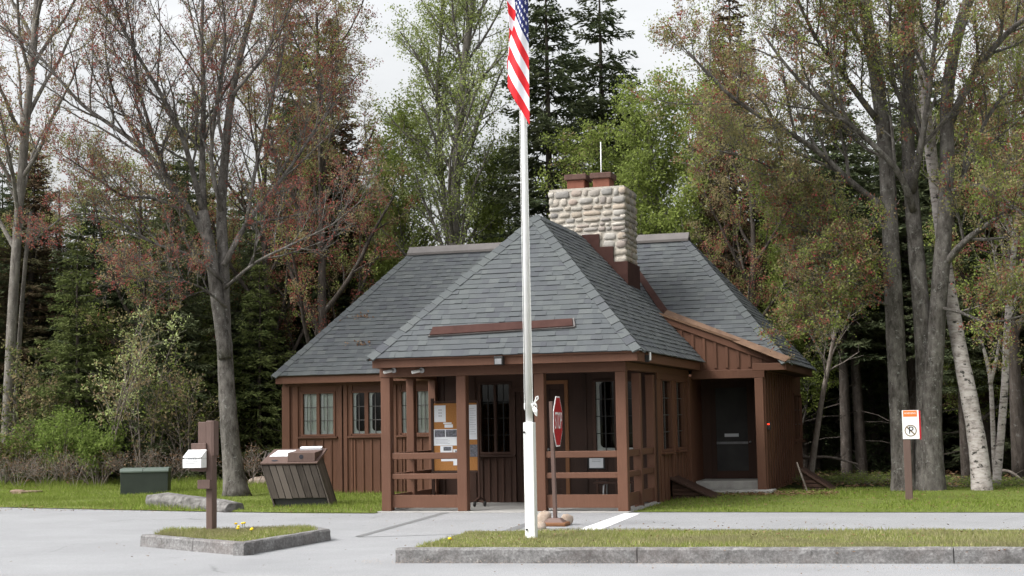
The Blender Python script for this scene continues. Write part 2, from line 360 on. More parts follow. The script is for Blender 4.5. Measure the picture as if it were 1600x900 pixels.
def wall(mb, W, a0, a1, z0, z1, holes=(), t=0.12, mi=0):
    xs = sorted({a0, a1, *[h[0] for h in holes], *[h[1] for h in holes]})
    for p, q in zip(xs, xs[1:]):
        z = z0
        for h in sorted((h for h in holes if h[0] <= p + 1e-6 and h[1] >= q - 1e-6), key=lambda h: h[2]):
            if h[2] > z: W.box(mb, p, q, -t, 0, z, h[2], mi)
            z = h[3]
        if z < z1: W.box(mb, p, q, -t, 0, z, z1, mi)
def window(W, a0, a1, z0, z1, panes, blind, nx=2, nz=3, fw=0.05, lining=True, frame_mat='brown_paint', parent=house, lead='muntin_lead'):
    """panes: list of (a0, a1) glazed openings"""
    b = MB(); g = MB(); mu = MB(); ln = MB(); bl = MB()
    edges = [a0] + [e for p in panes for e in p] + [a1]
    W.box(b, a0, a1, -0.10, 0.025, z1-fw, z1); W.box(b, a0, a1, -0.10, 0.025, z0, z0+fw)
    for i in range(0, len(edges), 2): W.box(b, edges[i], edges[i+1], -0.10, 0.024, z0+fw, z1-fw)
    W.box(b, a0-0.06, a1+0.06, -0.02, 0.075, z0-0.045, z0-0.002)            # sill
    o = b.build('window', frame_mat, parent, bevel=0.006)
    for p0, p1 in panes:
        zb, zt = z0+fw, z1-fw
        W.box(g, p0, p1, -0.045, -0.040, zb, zt)
        for i in range(1, nx):
            c = p0 + (p1-p0)*i/nx; W.box(mu, c-0.008, c+0.008, -0.038, -0.022, zb, zt)
        for k in range(1, nz):
            c = zb + (zt-zb)*k/nz; W.box(mu, p0, p1, -0.039, -0.021, c-0.007, c+0.007)
        if lining:                                                            # pale storm sash with rounded corners
            w = 0.065; r = 0.085
            W.box(ln, p0, p0+w, -0.066, -0.048, zb, zt); W.box(ln, p0+w, p1, -0.066, -0.048, zb, zb+w*0.8)
            for (ca, cz, sa, sz) in ((p0+w, zb+w*0.8, 1, 1), (p0+w, zt, 1, -1)):
                pts = [W.p(ca, -0.049, cz)] + [W.p(ca + sa*r*(1-math.sin(t)), -0.049, cz + sz*r*(1-math.cos(t))) for t in (0, R(22), R(45), R(67), R(90))]
                off = Vector(W.p(0, -0.018, 0)) - Vector(W.p(0, 0, 0))
                ln.prism(pts, off)
        if blind: W.box(bl, p0-0.03, p1+0.03, -0.092, -0.088, zb-0.03, zt+0.03)
    g.build('pane', 'window_glass', o); mu.build('muntin', lead, o)
    if lining: ln.build('sash_lining', 'white_frame', o)
    if blind: bl.build('blind', blind, o)
    return o
# ---- main front wall
W = YW(YM)
zt, zb = at(497, 612, YM).z, at(497, 682, YM).z
mw = []
for (l0, l1, r0, r1, bld) in ((474, 495, 500, 521, 'blind'), (551, 570, 576, 596, None), (628, 645, 652, 675, 'blind')):
    p = [at(v, 650, YM).x for v in (l0, l1, r0, r1)]
    mw.append((p[0]-0.05, p[3]+0.05, zb, zt, [(p[0], p[1]), (p[2], p[3])], bld))
b = MB()
wall(b, W, XML, -9.88, 0.0, 2.62, [m[:4] for m in mw])
b.box(XML, XML+0.12, YM, YBK, 0, 2.62); b.box(XML+0.12, XMR-0.12, YBK-0.12, YBK, 0, 2.62)
trim = MB()
W.box(trim, XML, -9.88, 0.0, 0.05, 2.42, 2.62)                               # frieze board
W.box(trim, XML-0.02, XML+0.17, 0, 0.045, 0.0, 2.42)                         # corner board
X0 = XML + 0.17
for m in mw:                                                                  # wide boards beside each window
    for a in (m[0]-0.20, m[1]+0.08): W.box(trim, a, a+0.13, 0, 0.035, 0.0, 2.42)
    a = m[0] - 0.06
    n = 4
    for i in range(n):
        a = m[0] + (m[1]-m[0])*(i+0.5)/n; W.box(trim, a-0.022, a+0.022, 0, 0.026, 0.0, zb-0.08)
for a in (X0+0.10, mw[0][1]+0.40, mw[1][1]+0.42): W.box(trim, a-0.02, a+0.02, 0, 0.025, 0, 2.42)
b.build('wall', 'brown_paint', house, bevel=0.004); trim.build('wall_trim', 'brown_paint', house, bevel=0.005)
for m in mw: window(W, *m[:4], m[4], m[5])
# ---- right end wall, and the porch room's right wall with two leaded windows
WR = XW(XMR); b = MB(); tr = MB()
hy0, hy1 = atx(1240, 650, XMR).y, atx(1252, 650, XMR).y
hole = (hy0, hy1, 0.95, 2.1)
wall(b, WR, YM, YBK, 0.0, 2.62, [hole])
for k in range(14):
    a = YM + 0.22 + k*0.42
    if a < YBK and not (hy0-0.05 < a < hy1+0.05): WR.box(tr, a-0.03, a+0.03, 0, 0.028, 0.06, 2.5)
WR.box(tr, YM+0.2, YBK, 0, 0.04, 2.48, 2.62)
b.build('wall', 'brown_paint', house); tr.build('wall_trim', 'brown_paint', house, bevel=0.005)
window(WR, *hole, [(hy0+0.06, (hy0+hy1)/2-0.03), ((hy0+hy1)/2+0.03, hy1-0.06)], None, lining=False)
WS = XW(XR); b = MB(); tr = MB()
sw = []
for (p0, p1) in ((1034.5, 1047), (1056.5, 1067)):
    y0, y1 = atx(p0, 650, XR).y, atx(p1, 650, XR).y; sw.append((y0-0.07, y1+0.07, 0.93, 2.33))
wall(b, WS, YB+0.12, YM+1.6, 0.0, 2.42, sw)
WS.box(tr, YB+0.03, YM-0.25, 0, 0.03, 2.30, 2.42); WS.box(tr, YM-0.28, YM-0.02, 0, 0.06, 0.0, 2.42)
for a in (sw[0][1]+0.1, sw[1][1]+0.16): WS.box(tr, a-0.05, a+0.05, 0, 0.028, 0.0, 2.30)
for i in range(8):
    a = YB + 0.30 + i*0.37
    if a < YM-0.3 and abs(a-sw[0][1]-0.1) > 0.12 and abs(a-sw[1][1]-0.16) > 0.12: WS.box(tr, a-0.02, a+0.02, 0, 0.022, 0.0, 0.86)
b.build('wall', 'brown_paint', house); tr.build('wall_trim', 'brown_paint', house, bevel=0.005)
for s in sw: window(WS, *s, [(s[0]+0.06, s[1]-0.06)], 'blind', nx=2, nz=4, lining=False)
# left wall of the porch room
b = MB(); b.box(XL, XL+0.12, YB+0.12, YM-0.001, 0, 2.42); b.build('wall', 'brown_paint', house)
# ---- porch back wall with two windows and two doors
WB = YW(YB); b = MB(); tr = MB()
bw = [(at(752, 650, YB).x-0.06, at(796, 650, YB).x+0.06, 0.93, 2.32), (at(931, 650, YB).x-0.06, at(993, 650, YB).x+0.06, 0.93, 2.32)]
d1 = (at(797, 700, YB).x+0.12, at(838, 700, YB).x, 0.03, 2.12); d2 = (at(852, 700, YB).x, at(884, 700, YB).x, 0.03, 2.25)
wall(b, WB, XL, XR, 0.0, 2.56, bw + [d1, d2])
for a in (-9.62, -9.30, -8.98, -6.78, -5.62): WB.box(tr, a-0.03, a+0.03, 0, 0.025, 0.03, 2.5)
for i in range(5): a = bw[0][0]+0.06+i*0.14; WB.box(tr, a-0.02, a+0.02, 0, 0.02, 0.03, 0.86)
for i in range(5): a = bw[1][0]+0.06+i*0.18; WB.box(tr, a-0.02, a+0.02, 0, 0.02, 0.03, 0.86)
b.v, b.f, b.m, b.sm = b.v + tr.v, b.f + [[i+len(b.v) for i in f] for f in tr.f], b.m + tr.m, b.sm + tr.sm
b.build('wall', 'dark_and_shaded_wood', house)  # same brown as outside, darkened in its colour for the porch shade
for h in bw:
    c = (h[0]+h[1])/2; window(WB, *h, [(h[0]+0.06, c-0.025), (c+0.025, h[1]-0.06)], None, nx=2, nz=4, frame_mat='dark_and_shaded_wood', lining=c > -7, lead='black_metal')  # muntins blackened here: deep porch shade put into their colour
for k, d in enumerate((d1, d2)):
    f = MB(); WB.box(f, d[0]-0.07, d[0], -0.08, 0.03, d[2], d[3]+0.07); WB.box(f, d[1], d[1]+0.07, -0.08, 0.03, d[2], d[3]+0.07); WB.box(f, d[0], d[1], -0.08, 0.028, d[3], d[3]+0.07)
    if k: WB.box(f, d[0], d[1], -0.08, 0.02, d[2], d[2]+0.10)
    do = MB(); w = 0.10
    WB.box(do, d[0], d[0]+w, -0.07, -0.03, d[2]+0.1*k, d[3]); WB.box(do, d[1]-w, d[1], -0.07, -0.03, d[2]+0.1*k, d[3])
    WB.box(do, d[0]+w, d[1]-w, -0.07, -0.03, d[3]-w, d[3]); WB.box(do, d[0]+w, d[1]-w, -0.07, -0.03, d[2]+0.1*k, d[2]+0.25)
    WB.box(do, d[0]+w, d[1]-w, -0.06, -0.045, d[2]+0.25, d[3]-w, 0)
    if not k: WB.box(do, (d[0]+d[1])/2-0.03, (d[0]+d[1])/2+0.03, -0.045, -0.035, d[2]+0.25, d[3]-w)
    dd = do.build('door', 'dark_and_shaded_wood', house, bevel=0.004)
    f.build('door_frame', 'orange_wood' if k else 'dark_and_shaded_wood', dd)
    h = MB(); h.blob(WB.p(d[0]+0.06 if k else d[1]-0.06, 0.01, 1.02), (0.028, 0.03, 0.028)); h.build('handle', 'grey_metal', dd)
# dark panels added behind the windows so the panes stay dark
b = MB(); b.box(XL+0.13, XR-0.13, YB+0.9, YB+0.95, 0, 2.45); b.build('backing_panel', 'dark_backing', house); b = MB(); b.box(XML+0.13, XL-0.05, YM+1.0, YM+1.05, 0, 2.6); b.build('backing_panel', 'dark_backing', house); b = MB(); b.box(XL+0.13, XR-0.13, YB+0.121, YB+0.95, 2.451, 2.5); b.build('backing_cover', 'dark_backing', house)
# ---- porch: slab, posts, beams, rails
b = MB(); b.box(XL-0.05, XR+0.04, YF-0.12, YB+0.05, -0.05, 0.022); b.build('porch_slab', 'slab', house, bevel=0.01)
pw = 0.18
PX = [XL+pw/2, -8.37, -6.95, XR-pw/2]
SY = [25.78, 26.97]
def post(x, y, w=pw, z1=2.38):
    b = MB(); b.box(x-w/2, x+w/2, y-w/2, y+w/2, 0.02, z1); b.build('porch_post', 'trim_paint', house, bevel=0.012)
for x in PX: post(x, YF+pw/2)
for x in (PX[0], PX[3]): post(x, SY[0], 0.15); post(x, SY[1], 0.15)
b = MB()
b.box(XL-0.012, XR+0.012, YF-0.012, YF+0.17, 2.38, 2.545)
b.box(XL-0.012, XL+0.15, YF+0.17, YM-0.05, 2.38, 2.545); b.box(XR-0.15, XR+0.012, YF+0.17, YM-0.05, 2.42, 2.545)
b.build('porch_beam', 'trim_paint', house, bevel=0.008)
RZ = ((0.925, 1.04), (0.575, 0.675), (0.075, 0.30))
def rails(p, q, along_x):
    for i, (z0, z1) in enumerate(RZ):
        b = MB(); t = 0.045 if i < 2 else 0.02
        if along_x: b.box(p, q, YF+pw/2-t-0.01, YF+pw/2+t-0.01, z0, z1)
        else: b.box(along_x_x-t, along_x_x+t, p, q, z0, z1)
        b.build('rail' if i < 2 else 'kick_board', 'trim_paint', house, bevel=0.012 if i < 2 else 0.005)
rails(PX[0]+pw/2, PX[1]-pw/2, True); rails(PX[2]+pw/2, PX[3]-pw/2, True)
for along_x_x in (PX[0], PX[3]):
    rails(YF+pw, SY[0]-0.075, False); rails(SY[0]+0.075, SY[1]-0.075, False)
# pale sill strips low on the porch sides
for x in (XL+0.02, XR-0.06):
    for (p, q) in ((YF+pw, SY[0]-0.075), (SY[0]+0.075, SY[1]-0.075)): b = MB(); b.box(x, x+0.06, p, q, 0.0, 0.045); b.build('porch_sill', 'step_concrete', house)

# ---- roofs: every course of shingles is a real overlapping layer
def clip(poly, a, b, c):           # keep a*u + b*v + c >= 0
    out = []
    for i in range(len(poly)):
        p, q = poly[i], poly[(i+1) % len(poly)]
        dp, dq = a*p[0]+b*p[1]+c, a*q[0]+b*q[1]+c
        if dp >= 0: out.append(p)
        if (dp >= 0) != (dq >= 0):
            t = dp/(dp-dq); out.append((p[0]+(q[0]-p[0])*t, p[1]+(q[1]-p[1])*t))
    return out
def shingle_slope(mb, P, expo=0.128, rng=random.Random(3), base=None):
    """P: 3D convex polygon, first edge = eave (left to right seen from outside)"""
    P = [Vector(p) for p in P]; o = P[0]; u = (P[1]-P[0]).normalized()
    if base: o, u = Vector(base[0]), (Vector(base[1])-Vector(base[0])).normalized()
    n = (P[1]-P[0]).cross(P[-1]-P[0]).normalized(); v = n.cross(u)
    Q = [((p-o).dot(u), (p-o).dot(v)) for p in P]
    hs = []
    for i in range(len(Q)):
        (x0, y0), (x1, y1) = Q[i], Q[(i+1) % len(Q)]
        a, b = -(y1-y0), (x1-x0); hs.append((a, b, -(a*x0+b*y0)))
    umin, umax = min(q[0] for q in Q), max(q[0] for q in Q); vmax = max(q[1] for q in Q)
    r = 0 if not base else int(min(q[1] for q in Q)/expo)
    while r*expo < vmax:
        v0 = r*expo - (0.03 if r == 0 else 0) + 0.0; v1 = (r+1)*expo + 0.03
        x = umin - rng.uniform(0, 0.3)
        while x < umax:
            w = rng.choice((0.10, 0.13, 0.16, 0.19, 0.24)); th = rng.choice((0.010, 0.012, 0.019)); vv = v0 + rng.uniform(-0.006, 0.006)
            pl = [(x, vv), (x+w-0.0008, vv), (x+w-0.0008, v1), (x, v1)]
            for (a, b, c) in hs[1:] + ([] if (r == 0 and not base) else [hs[0]]):
                pl = clip(pl, a, b, c)
                if len(pl) < 3: break
            x += w
            if len(pl) < 3: continue
            top = [o + u*q[0] + v*q[1] + n*(0.006 + th*(1-(q[1]-v0)/(v1-v0))) for q in pl]
            bot = [o + u*q[0] + v*q[1] for q in pl]; k = len(pl)
            mb.add(bot+top, [list(range(k, 2*k))] + [[i, (i+1) % k, (i+1) % k + k, i+k] for i in range(k)])
        r += 1
def hip_caps(mb, a, b, n1, n2, step=0.20, wing=0.15, rng=random.Random(5)):
    """folded cap shingles from a (low) to b (high); n1, n2 = normals of the two slopes"""
    a, b, n1, n2 = Vector(a), Vector(b), Vector(n1).normalized(), Vector(n2).normalized()
    d = (b-a); ln = d.length; d.normalize()
    w1 = n1.cross(d).normalized(); w2 = n2.cross(d).normalized(); m = (n1+n2).normalized()
    if w1.dot(n2) > 0: w1 = -w1
    if w2.dot(n1) > 0: w2 = -w2
    t = 0.0
    while t < ln:
        h0 = 0.036 + rng.uniform(-.003, .003); h1 = 0.020; e = min(ln, t+step+0.05); w = wing + rng.uniform(-.012, .012)
        p, q = a+d*t, a+d*e
        vs = []
        for c, h in ((p, h0), (q, h1)):
            vs += [c+m*h, c+w1*w+n1*h*0.85, c+w2*w+n2*h*0.85]
        for c in (p, q): vs += [c-m*0.01, c+w1*w, c+w2*w]
        mb.add(vs, [(0,1,4,3), (0,3,5,2), (0,1,7,6), (0,6,8,2), (1,4,10,7), (2,8,11,5)])
        t += step
zE = 2.72; ex0, ex1, ey = -9.94, -5.06, 24.05
PA = Vector((-7.5, 26.5, 5.42)); PR = Vector((-7.5, 33.0, 5.42))
A, B = Vector((ex0, ey, zE)), Vector((ex1, ey, zE)); BB = Vector((ex1, 30.45, zE)); AA = Vector((ex0, 30.45, zE))
me_z = 2.655
ML = Vector((at(425, 588, YE).x, YE, me_z)); MR = Vector((at(1232, 564, YE).x, YE, me_z)); YBE = atx(1272, 574, MR.x).y
YR = (YE+YBE)/2
RL, RR_ = at(647, 391, YR), at(1069, 370, YR); rz = (RL.z+RR_.z)/2; RL.z = RR_.z = rz
MLb, MRb = Vector((ML.x, YBE, me_z)), Vector((MR.x, YBE, me_z))
sh = MB(); deck = MB()
# porch roof
shingle_slope(sh, [A, B, PA])
shingle_slope(sh, [B, BB, Vector((PR.x, 30.45+4, 5.42)), PR, PA] if False else [B, BB, Vector((PR.x, 31.9, PR.z)), PA])
shingle_slope(sh, [AA, A, PA, Vector((PR.x, 31.9, PR.z))])
# main roof
_mf = (MR-ML).cross(RL-ML).normalized()
G0 = onpl(1024, 487, ML, _mf); kv = (G0.z-me_z)/(rz-me_z)
E0, T0 = Vector((-7.5, YE, me_z)), Vector((-7.5, YR, rz)); EV = E0.lerp(T0, kv); GT = Vector((G0.x, YR, rz))
MAIN_F = ([ML, E0, T0, RL], [EV, G0, GT, T0], [G0, MR, RR_, GT])
for P in MAIN_F: shingle_slope(sh, P, base=(ML, MR))
shingle_slope(sh, [MR, MRb, RR_])
shingle_slope(sh, [MLb, ML, RL])
shingle_slope(sh, [MRb, MLb, RL, RR_])
def nrm(a, b, c): return (Vector(b)-Vector(a)).cross(Vector(c)-Vector(a)).normalized()
nF, nR, nL = nrm(A, B, PA), nrm(B, BB, PA), nrm(AA, A, PA)
mF, mR, mL, mB = nrm(ML, MR, RL), nrm(MR, MRb, RR_), nrm(MLb, ML, RL), nrm(MRb, MLb, RL)
HIPS = ((A, PA, nF, nL), (B, PA, nF, nR), (PA + Vector((0, 3.0, 0)), PA, nR, nL), (ML, RL, mF, mL), (MR, RR_, mF, mR), (MLb, RL, mB, mL), (MRb, RR_, mB, mR))
e = Vector((0, 0, -0.004))
for P in ([A, B, PA], [B, BB, Vector((PR.x, 31.9, PR.z)), PA], [AA, A, PA, Vector((PR.x, 31.9, PR.z))], *MAIN_F, [MR, MRb, RR_], [MLb, ML, RL], [MRb, MLb, RL, RR_]):
    n = nrm(P[0], P[1], P[-1]); deck.prism([p - n*0.004 for p in P], -n*0.03)
roof = deck.build('roof', 'dark_and_shaded_wood', house)
sh.build('shingles', 'shingles', roof); 
for q in HIPS: hc = MB(); hip_caps(hc, *q); hc.build('hip_cap', 'shingles', roof)
# ridge metal
b = MB()
rp = [(-0.17, -0.115), (0, 0.045), (0.17, -0.115), (0.17, -0.175), (0, -0.015), (-0.17, -0.175)]
b.prism([(RL.x-0.12, RL.y+p, RL.z+0.045+q) for p, q in rp], (RR_.x-RL.x+0.24, 0, 0)); b.build('ridge_cap', 'ridge_metal', roof, bevel=0.006)
# soffit, fascia
b = MB()
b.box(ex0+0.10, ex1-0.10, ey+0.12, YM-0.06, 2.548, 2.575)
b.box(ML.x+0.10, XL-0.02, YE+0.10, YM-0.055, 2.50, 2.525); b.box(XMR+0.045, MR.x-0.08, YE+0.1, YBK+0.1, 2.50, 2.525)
b.build('soffit', 'dark_and_shaded_wood', house)
b = MB()
f0 = ey + 0.05
b.box(ex0+0.06, ex1-0.06, f0, f0+0.06, 2.535, 2.70); b.box(ex1-0.12, ex1-0.06, f0+0.06, YM-0.3, 2.537, 2.70); b.box(ex0+0.06, ex0+0.12, f0+0.06, YM-0.3, 2.537, 2.70)
b.box(ex0+0.02, ex1-0.02, ey+0.005, ey+0.05, 2.672, 2.708)
b.box(ML.x+0.06, XL-0.1, YE+0.05, YE+0.10, 2.48, 2.645)
b.box(MR.x-0.10, MR.x-0.05, YE+0.08, YBE-0.05, 2.49, 2.645); b.box(XMR-0.2, MR.x-0.05, YE+0.03, YE+0.08, 2.50, 2.645)
b.box(ML.x+0.06, ML.x+0.11, YE+0.1, YBE-0.1, 2.49, 2.645)
b.build('fascia', 'brown_paint', house, bevel=0.006)
# ---- side entry: boarded gable, beam, post, alcove, door, steps
WP = YW(YM); b = MB(); tr = MB()
pk = at(1022, 489, YM); pr = at(1222, 562, YM)
xg0, xg1 = pk.x, pr.x
def rake_z(x): return pk.z + (x-pk.x)/(pr.x-pk.x)*(pr.z-pk.z)
b.prism([(xg0, YM, 2.54), (xg1, YM, 2.54), (xg1, YM, rake_z(xg1)), (xg0, YM, pk.z)], (0, 0.10, 0))
gb = b.build('gable_wall', 'brown_paint', house)
for i in range(9):
    x = -5.55 + i*0.235
    if x < xg1-0.3: tr.prism([(x-0.03, YM-0.028, 2.58), (x+0.03, YM-0.028, 2.58), (x+0.03, YM-0.028, rake_z(x+0.03)-0.13), (x-0.03, YM-0.028, rake_z(x-0.03)-0.13)], (0, 0.027, 0))
tr.prism([(xg0, YM-0.05, pk.z-0.14), (xg1+0.05, YM-0.05, rake_z(xg1)-0.16), (xg1+0.05, YM-0.05, rake_z(xg1)+0.0), (xg0, YM-0.05, pk.z+0.0)], (0, 0.048, 0))
tr.build('gable_trim', 'brown_paint', gb, bevel=0.005)
b = MB(); b.prism([(xg0-0.1, YM-0.09, pk.z+0.035), (xg1+0.12, YM-0.09, rake_z(xg1)-0.01), (xg1+0.12, YM-0.09, rake_z(xg1)+0.045), (xg0-0.1, YM-0.09, pk.z+0.085)], (0, 1.3, 0))
b.build('shed_roof', 'rust_flashing', roof)
b = MB(); b.box(XR+0.07, XMR+0.0, YM-0.06, YM+0.12, 2.36, 2.539); b.build('entry_beam', 'brown_paint', house, bevel=0.008)
px0, px1 = at(1182, 680, YM).x, at(1195.5, 680, YM).x
b = MB(); b.box(px0, px1, YM-0.06, YM+0.12, 0.0, 2.358); b.build('entry_post', 'trim_paint', house, bevel=0.01)
YD = 32.1
WD = YW(YD); b = MB(); dx0, dx1 = at(1112, 700, YD).x, at(1177, 700, YD).x
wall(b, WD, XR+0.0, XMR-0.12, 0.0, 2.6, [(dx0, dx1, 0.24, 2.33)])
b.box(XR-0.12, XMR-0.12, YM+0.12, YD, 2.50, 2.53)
b.build('alcove_wall', 'dark_and_shaded_wood', house)
d = MB(); w = 0.11
WD.box(d, dx0, dx0+w, -0.06, -0.01, 0.24, 2.33); WD.box(d, dx1-w, dx1, -0.06, -0.01, 0.24, 2.33)
WD.box(d, dx0+w, dx1-w, -0.06, -0.01, 0.24, 0.40); WD.box(d, dx0+w, dx1-w, -0.06, -0.01, 2.2, 2.33)
dd = d.build('door', 'dark_and_shaded_wood', house, bevel=0.004)
d = MB(); WD.box(d, dx0+w, dx1-w, -0.045, -0.035, 0.40, 2.2); d.build('door_screen', 'screen_mesh', dd)
d = MB(); zb_ = at(1140, 692, YD).z; WD.box(d, dx0+w, dx1-w, -0.034, -0.008, zb_-0.025, zb_+0.025); d.build('push_bar', 'lamp_glass', dd)
d = MB(); zs = at(1143, 680, YD).z; WD.box(d, at(1132, 680, YD).x, at(1154, 680, YD).x, -0.034, -0.018, zs-0.035, zs+0.035); d.build('door_sign', 'paper', dd)
d = MB(); d.blob(WD.p(dx1-0.055, 0.02, 1.02), (0.025, 0.03, 0.025)); d.build('handle', 'grey_metal', dd)
b = MB(); b.box(XR+0.02, XMR-0.13, YM+0.35, YD-0.01, 0.0, 0.235); b.box(XR+0.08, XMR+0.12, YM-0.45, YM+0.35, -0.05, 0.075); b.build('entry_step', 'step_concrete', house, bevel=0.02)
# ---- valley flashing and the metal strip on the front slope
b = MB(); off = mF*0.05
v = [onpl(x, y, ML+off, mF) for x, y in ((990, 424), (998, 420), (1043, 484), (1035, 492))]
b.prism(v, -mF*0.02); b.build('valley_flashing', 'copper_flashing', roof)
b = MB(); v = [onpl(x, y, ML+off, mF) for x, y in ((1030, 488), (1042, 484), (1236, 558), (1226, 565))]
b.prism(v, -mF*0.02); b.build('valley_flashing', 'rust_flashing', roof)
b = MB(); off = nF*0.07
v = [onpl(x, y, A+off, nF) for x, y in ((671, 523), (895, 508.5), (894, 497), (676, 510.5))]
b.prism(v, -nF*0.06); sn = b.build('snow_strip', 'copper_flashing', roof, bevel=0.006)
b = MB(); v = [onpl(x, y, A+nF*0.05, nF) for x, y in ((668, 525), (898, 510.5), (895, 508.7), (671, 523.2))]
b.prism(v, -nF*0.03); v = [onpl(x, y, A+nF*0.05, nF) for x, y in ((895.5, 508.6), (899, 509.5), (896.5, 496), (894.5, 497))]
b.prism(v, -nF*0.03); b.build('strip_edge', 'ridge_metal', sn)
# ---- chimney
CY0 = 29.95; CX0, CX1, CZ = at(858, 293, CY0).x, at(975, 293, CY0).x, at(920, 293, CY0).z
CY1 = atx(993, 300, CX1).y
rng = random.Random(11)
b = MB(); b.box(CX0+0.008, CX1-0.008, CY0+0.008, CY1-0.008, 3.4, CZ-0.06, 0)
b.box(CX0+0.0, CX1-0.0, CY0+0.0, CY1-0.0, CZ-0.06, CZ, 0)
def stones(W, a0, a1, z0, z1):
    z = z0
    while z < z1-0.05:
        h = min(rng.choice((rng.uniform(0.10, 0.13), rng.uniform(0.13, 0.19))), z1-z); a = a0 - rng.uniform(0, 0.05)
        while a < a1-0.04:
            w = rng.choice((rng.uniform(0.12, 0.19), rng.uniform(0.2, 0.42), rng.uniform(0.2, 0.34))); e = min(a+w, a1+0.02)
            if e > a1-0.10: e = a1+0.02
            hh = h*rng.uniform(0.72, 1.0)
            c = W.p((a+e)/2, -0.042, z+h/2+rng.uniform(-.016, .016)); dx = (e-a)/2-0.006
            pr_ = rng.uniform(0.058, 0.078); r = (dx, pr_, hh/2-0.003) if isinstance(W, YW) else (pr_, dx, hh/2-0.003)
            b.blob(c, r, 1, 12, 8, 0.09, rng, rng.uniform(0.45, 0.7))
            a = e
        z += h
stones(YW(CY0), CX0, CX1, 4.0, CZ-0.03); stones(XW(CX1), CY0, CY1, 3.7, CZ-0.03)
class XWL(XW):
    def p(s, a, d, z): return (s.X - d, a, z)
stones(XWL(CX0), CY0, CY1, 4.6, CZ-0.03)
ch = b.build('chimney', ['mortar', 'field_stone'], house)
b = MB()
for (x0, x1, y0) in ((909, 936, 367), (936, 958, 386), (958, 978, 409)):
    p = at(x0, y0, CY0-0.05); q = at(x1, y0, CY0-0.05); b.box(p.x, q.x if x1 < 970 else CX1+0.05, CY0-0.055, CY0+0.02, 3.4, p.z)
b.box(CX1-0.02, CX1+0.052, CY0+0.02, CY1, 3.3, p.z-0.001)
b.build('step_flashing', 'copper_flashing', ch, bevel=0.004)
for (x0, x1) in ((at(887, 285, CY0+0.5).x, at(917, 285, CY0+0.5).x), (at(927, 285, CY0+0.5).x, at(956, 285, CY0+0.5).x)):
    b = MB(); b.box(x0+0.02, x1-0.02, CY0+0.35, CY0+0.8, CZ-0.02, CZ+0.24); po = b.build('flue_pot', 'clay', ch, bevel=0.02)
    b = MB(); b.box(x0-0.03, x1+0.03, CY0+0.3, CY0+0.85, CZ+0.24, CZ+0.36); b.build('flue_cap', 'clay_cap', po, bevel=0.015)
# ---- fixtures screwed to the cabin, each its own thing
def fix(name, label, cat, p, parts, group=None):
    t = thing(name, label, cat, p, group)
    for nm, mb, m in parts: mb.build(nm, m, t, bevel=0.004)
    return t
b = MB(); ax_ = at(939, 270, CY0+0.95); b.tube([(ax_.x, ax_.y, CZ-0.1), (ax_.x+0.01, ax_.y, at(938, 222, CY0+0.95).z)], 0.012, 6); t = b.build('antenna', 'white_paint', None, orig=(ax_.x, ax_.y, CZ-0.1)); tag(t, 'thin white antenna rod rising behind the chimney pots', 'antenna')
for k, (x, lab) in enumerate(((608, 'white security camera under the porch eave at the corner post'), (652, 'white security camera under the porch eave, second in from the corner post'))):
    c = at(x, 581, YF-0.10); m1 = MB(); m2 = MB()
    m1.tube([c + Vector((-0.07, -0.08, -0.01)), c + Vector((0.03, 0.03, 0.02))], 0.030, 10)
    m2.tube([c + Vector((0.06, 0.06, 0.025)), c + Vector((0.06, 0.085, 0.03))], 0.05, 10); m2.tube([c + Vector((0.03, 0.03, 0.02)), c + Vector((0.06, 0.07, 0.03))], 0.02, 8)
    fix('security_camera', lab, 'camera', c, [('camera_body', m1, 'white_frame'), ('mount', m2, 'grey_metal')], 'security cameras on the porch beam')
c = at(782, 565, f0); m1 = MB(); m2 = MB(); m1.box(c.x-0.075, c.x+0.075, f0-0.13, f0-0.002, c.z-0.06, c.z+0.09); m2.box(c.x-0.06, c.x+0.06, f0-0.138, f0-0.1305, c.z-0.05, c.z+0.045)
fix('wall_light', 'square grey light fixture fixed to the porch fascia above the entrance', 'light', (c.x, f0, c.z), [('housing', m1, 'black_metal'), ('diffuser', m2, 'lamp_glass')])
c = Vector((ex1-0.05, 24.75, 2.60)); m1 = MB(); m2 = MB(); m1.box(c.x-0.008, c.x+0.06, c.y-0.06, c.y+0.06, c.z-0.07, c.z+0.05); m2.tube([c + Vector((0.07, 0, -0.04)), c + Vector((0.07, 0, 0.10))], 0.022, 8)
fix('eave_light', 'small dark spotlight with a pale lamp at the porch eave corner', 'light', c, [('housing', m1, 'black_metal'), ('lamp', m2, 'white_frame')])
c = atx(1198.5, 664, XMR+0.05); c.y = max(c.y, YM+0.12); m1 = MB(); m2 = MB()
m1.box(XMR+0.001, XMR+0.07, c.y-0.06, c.y+0.06, c.z-0.10, c.z+0.05); m2.box(XMR+0.01, XMR+0.055, c.y-0.072, c.y-0.061, c.z+0.0, c.z+0.028)
fix('sensor_lamp', 'small black box with a glowing red light on the cabin corner', 'sensor lamp', (XMR, c.y, c.z), [('housing', m1, 'black_metal'), ('led', m2, 'led')])  # motion-sensor lamp with a red LED

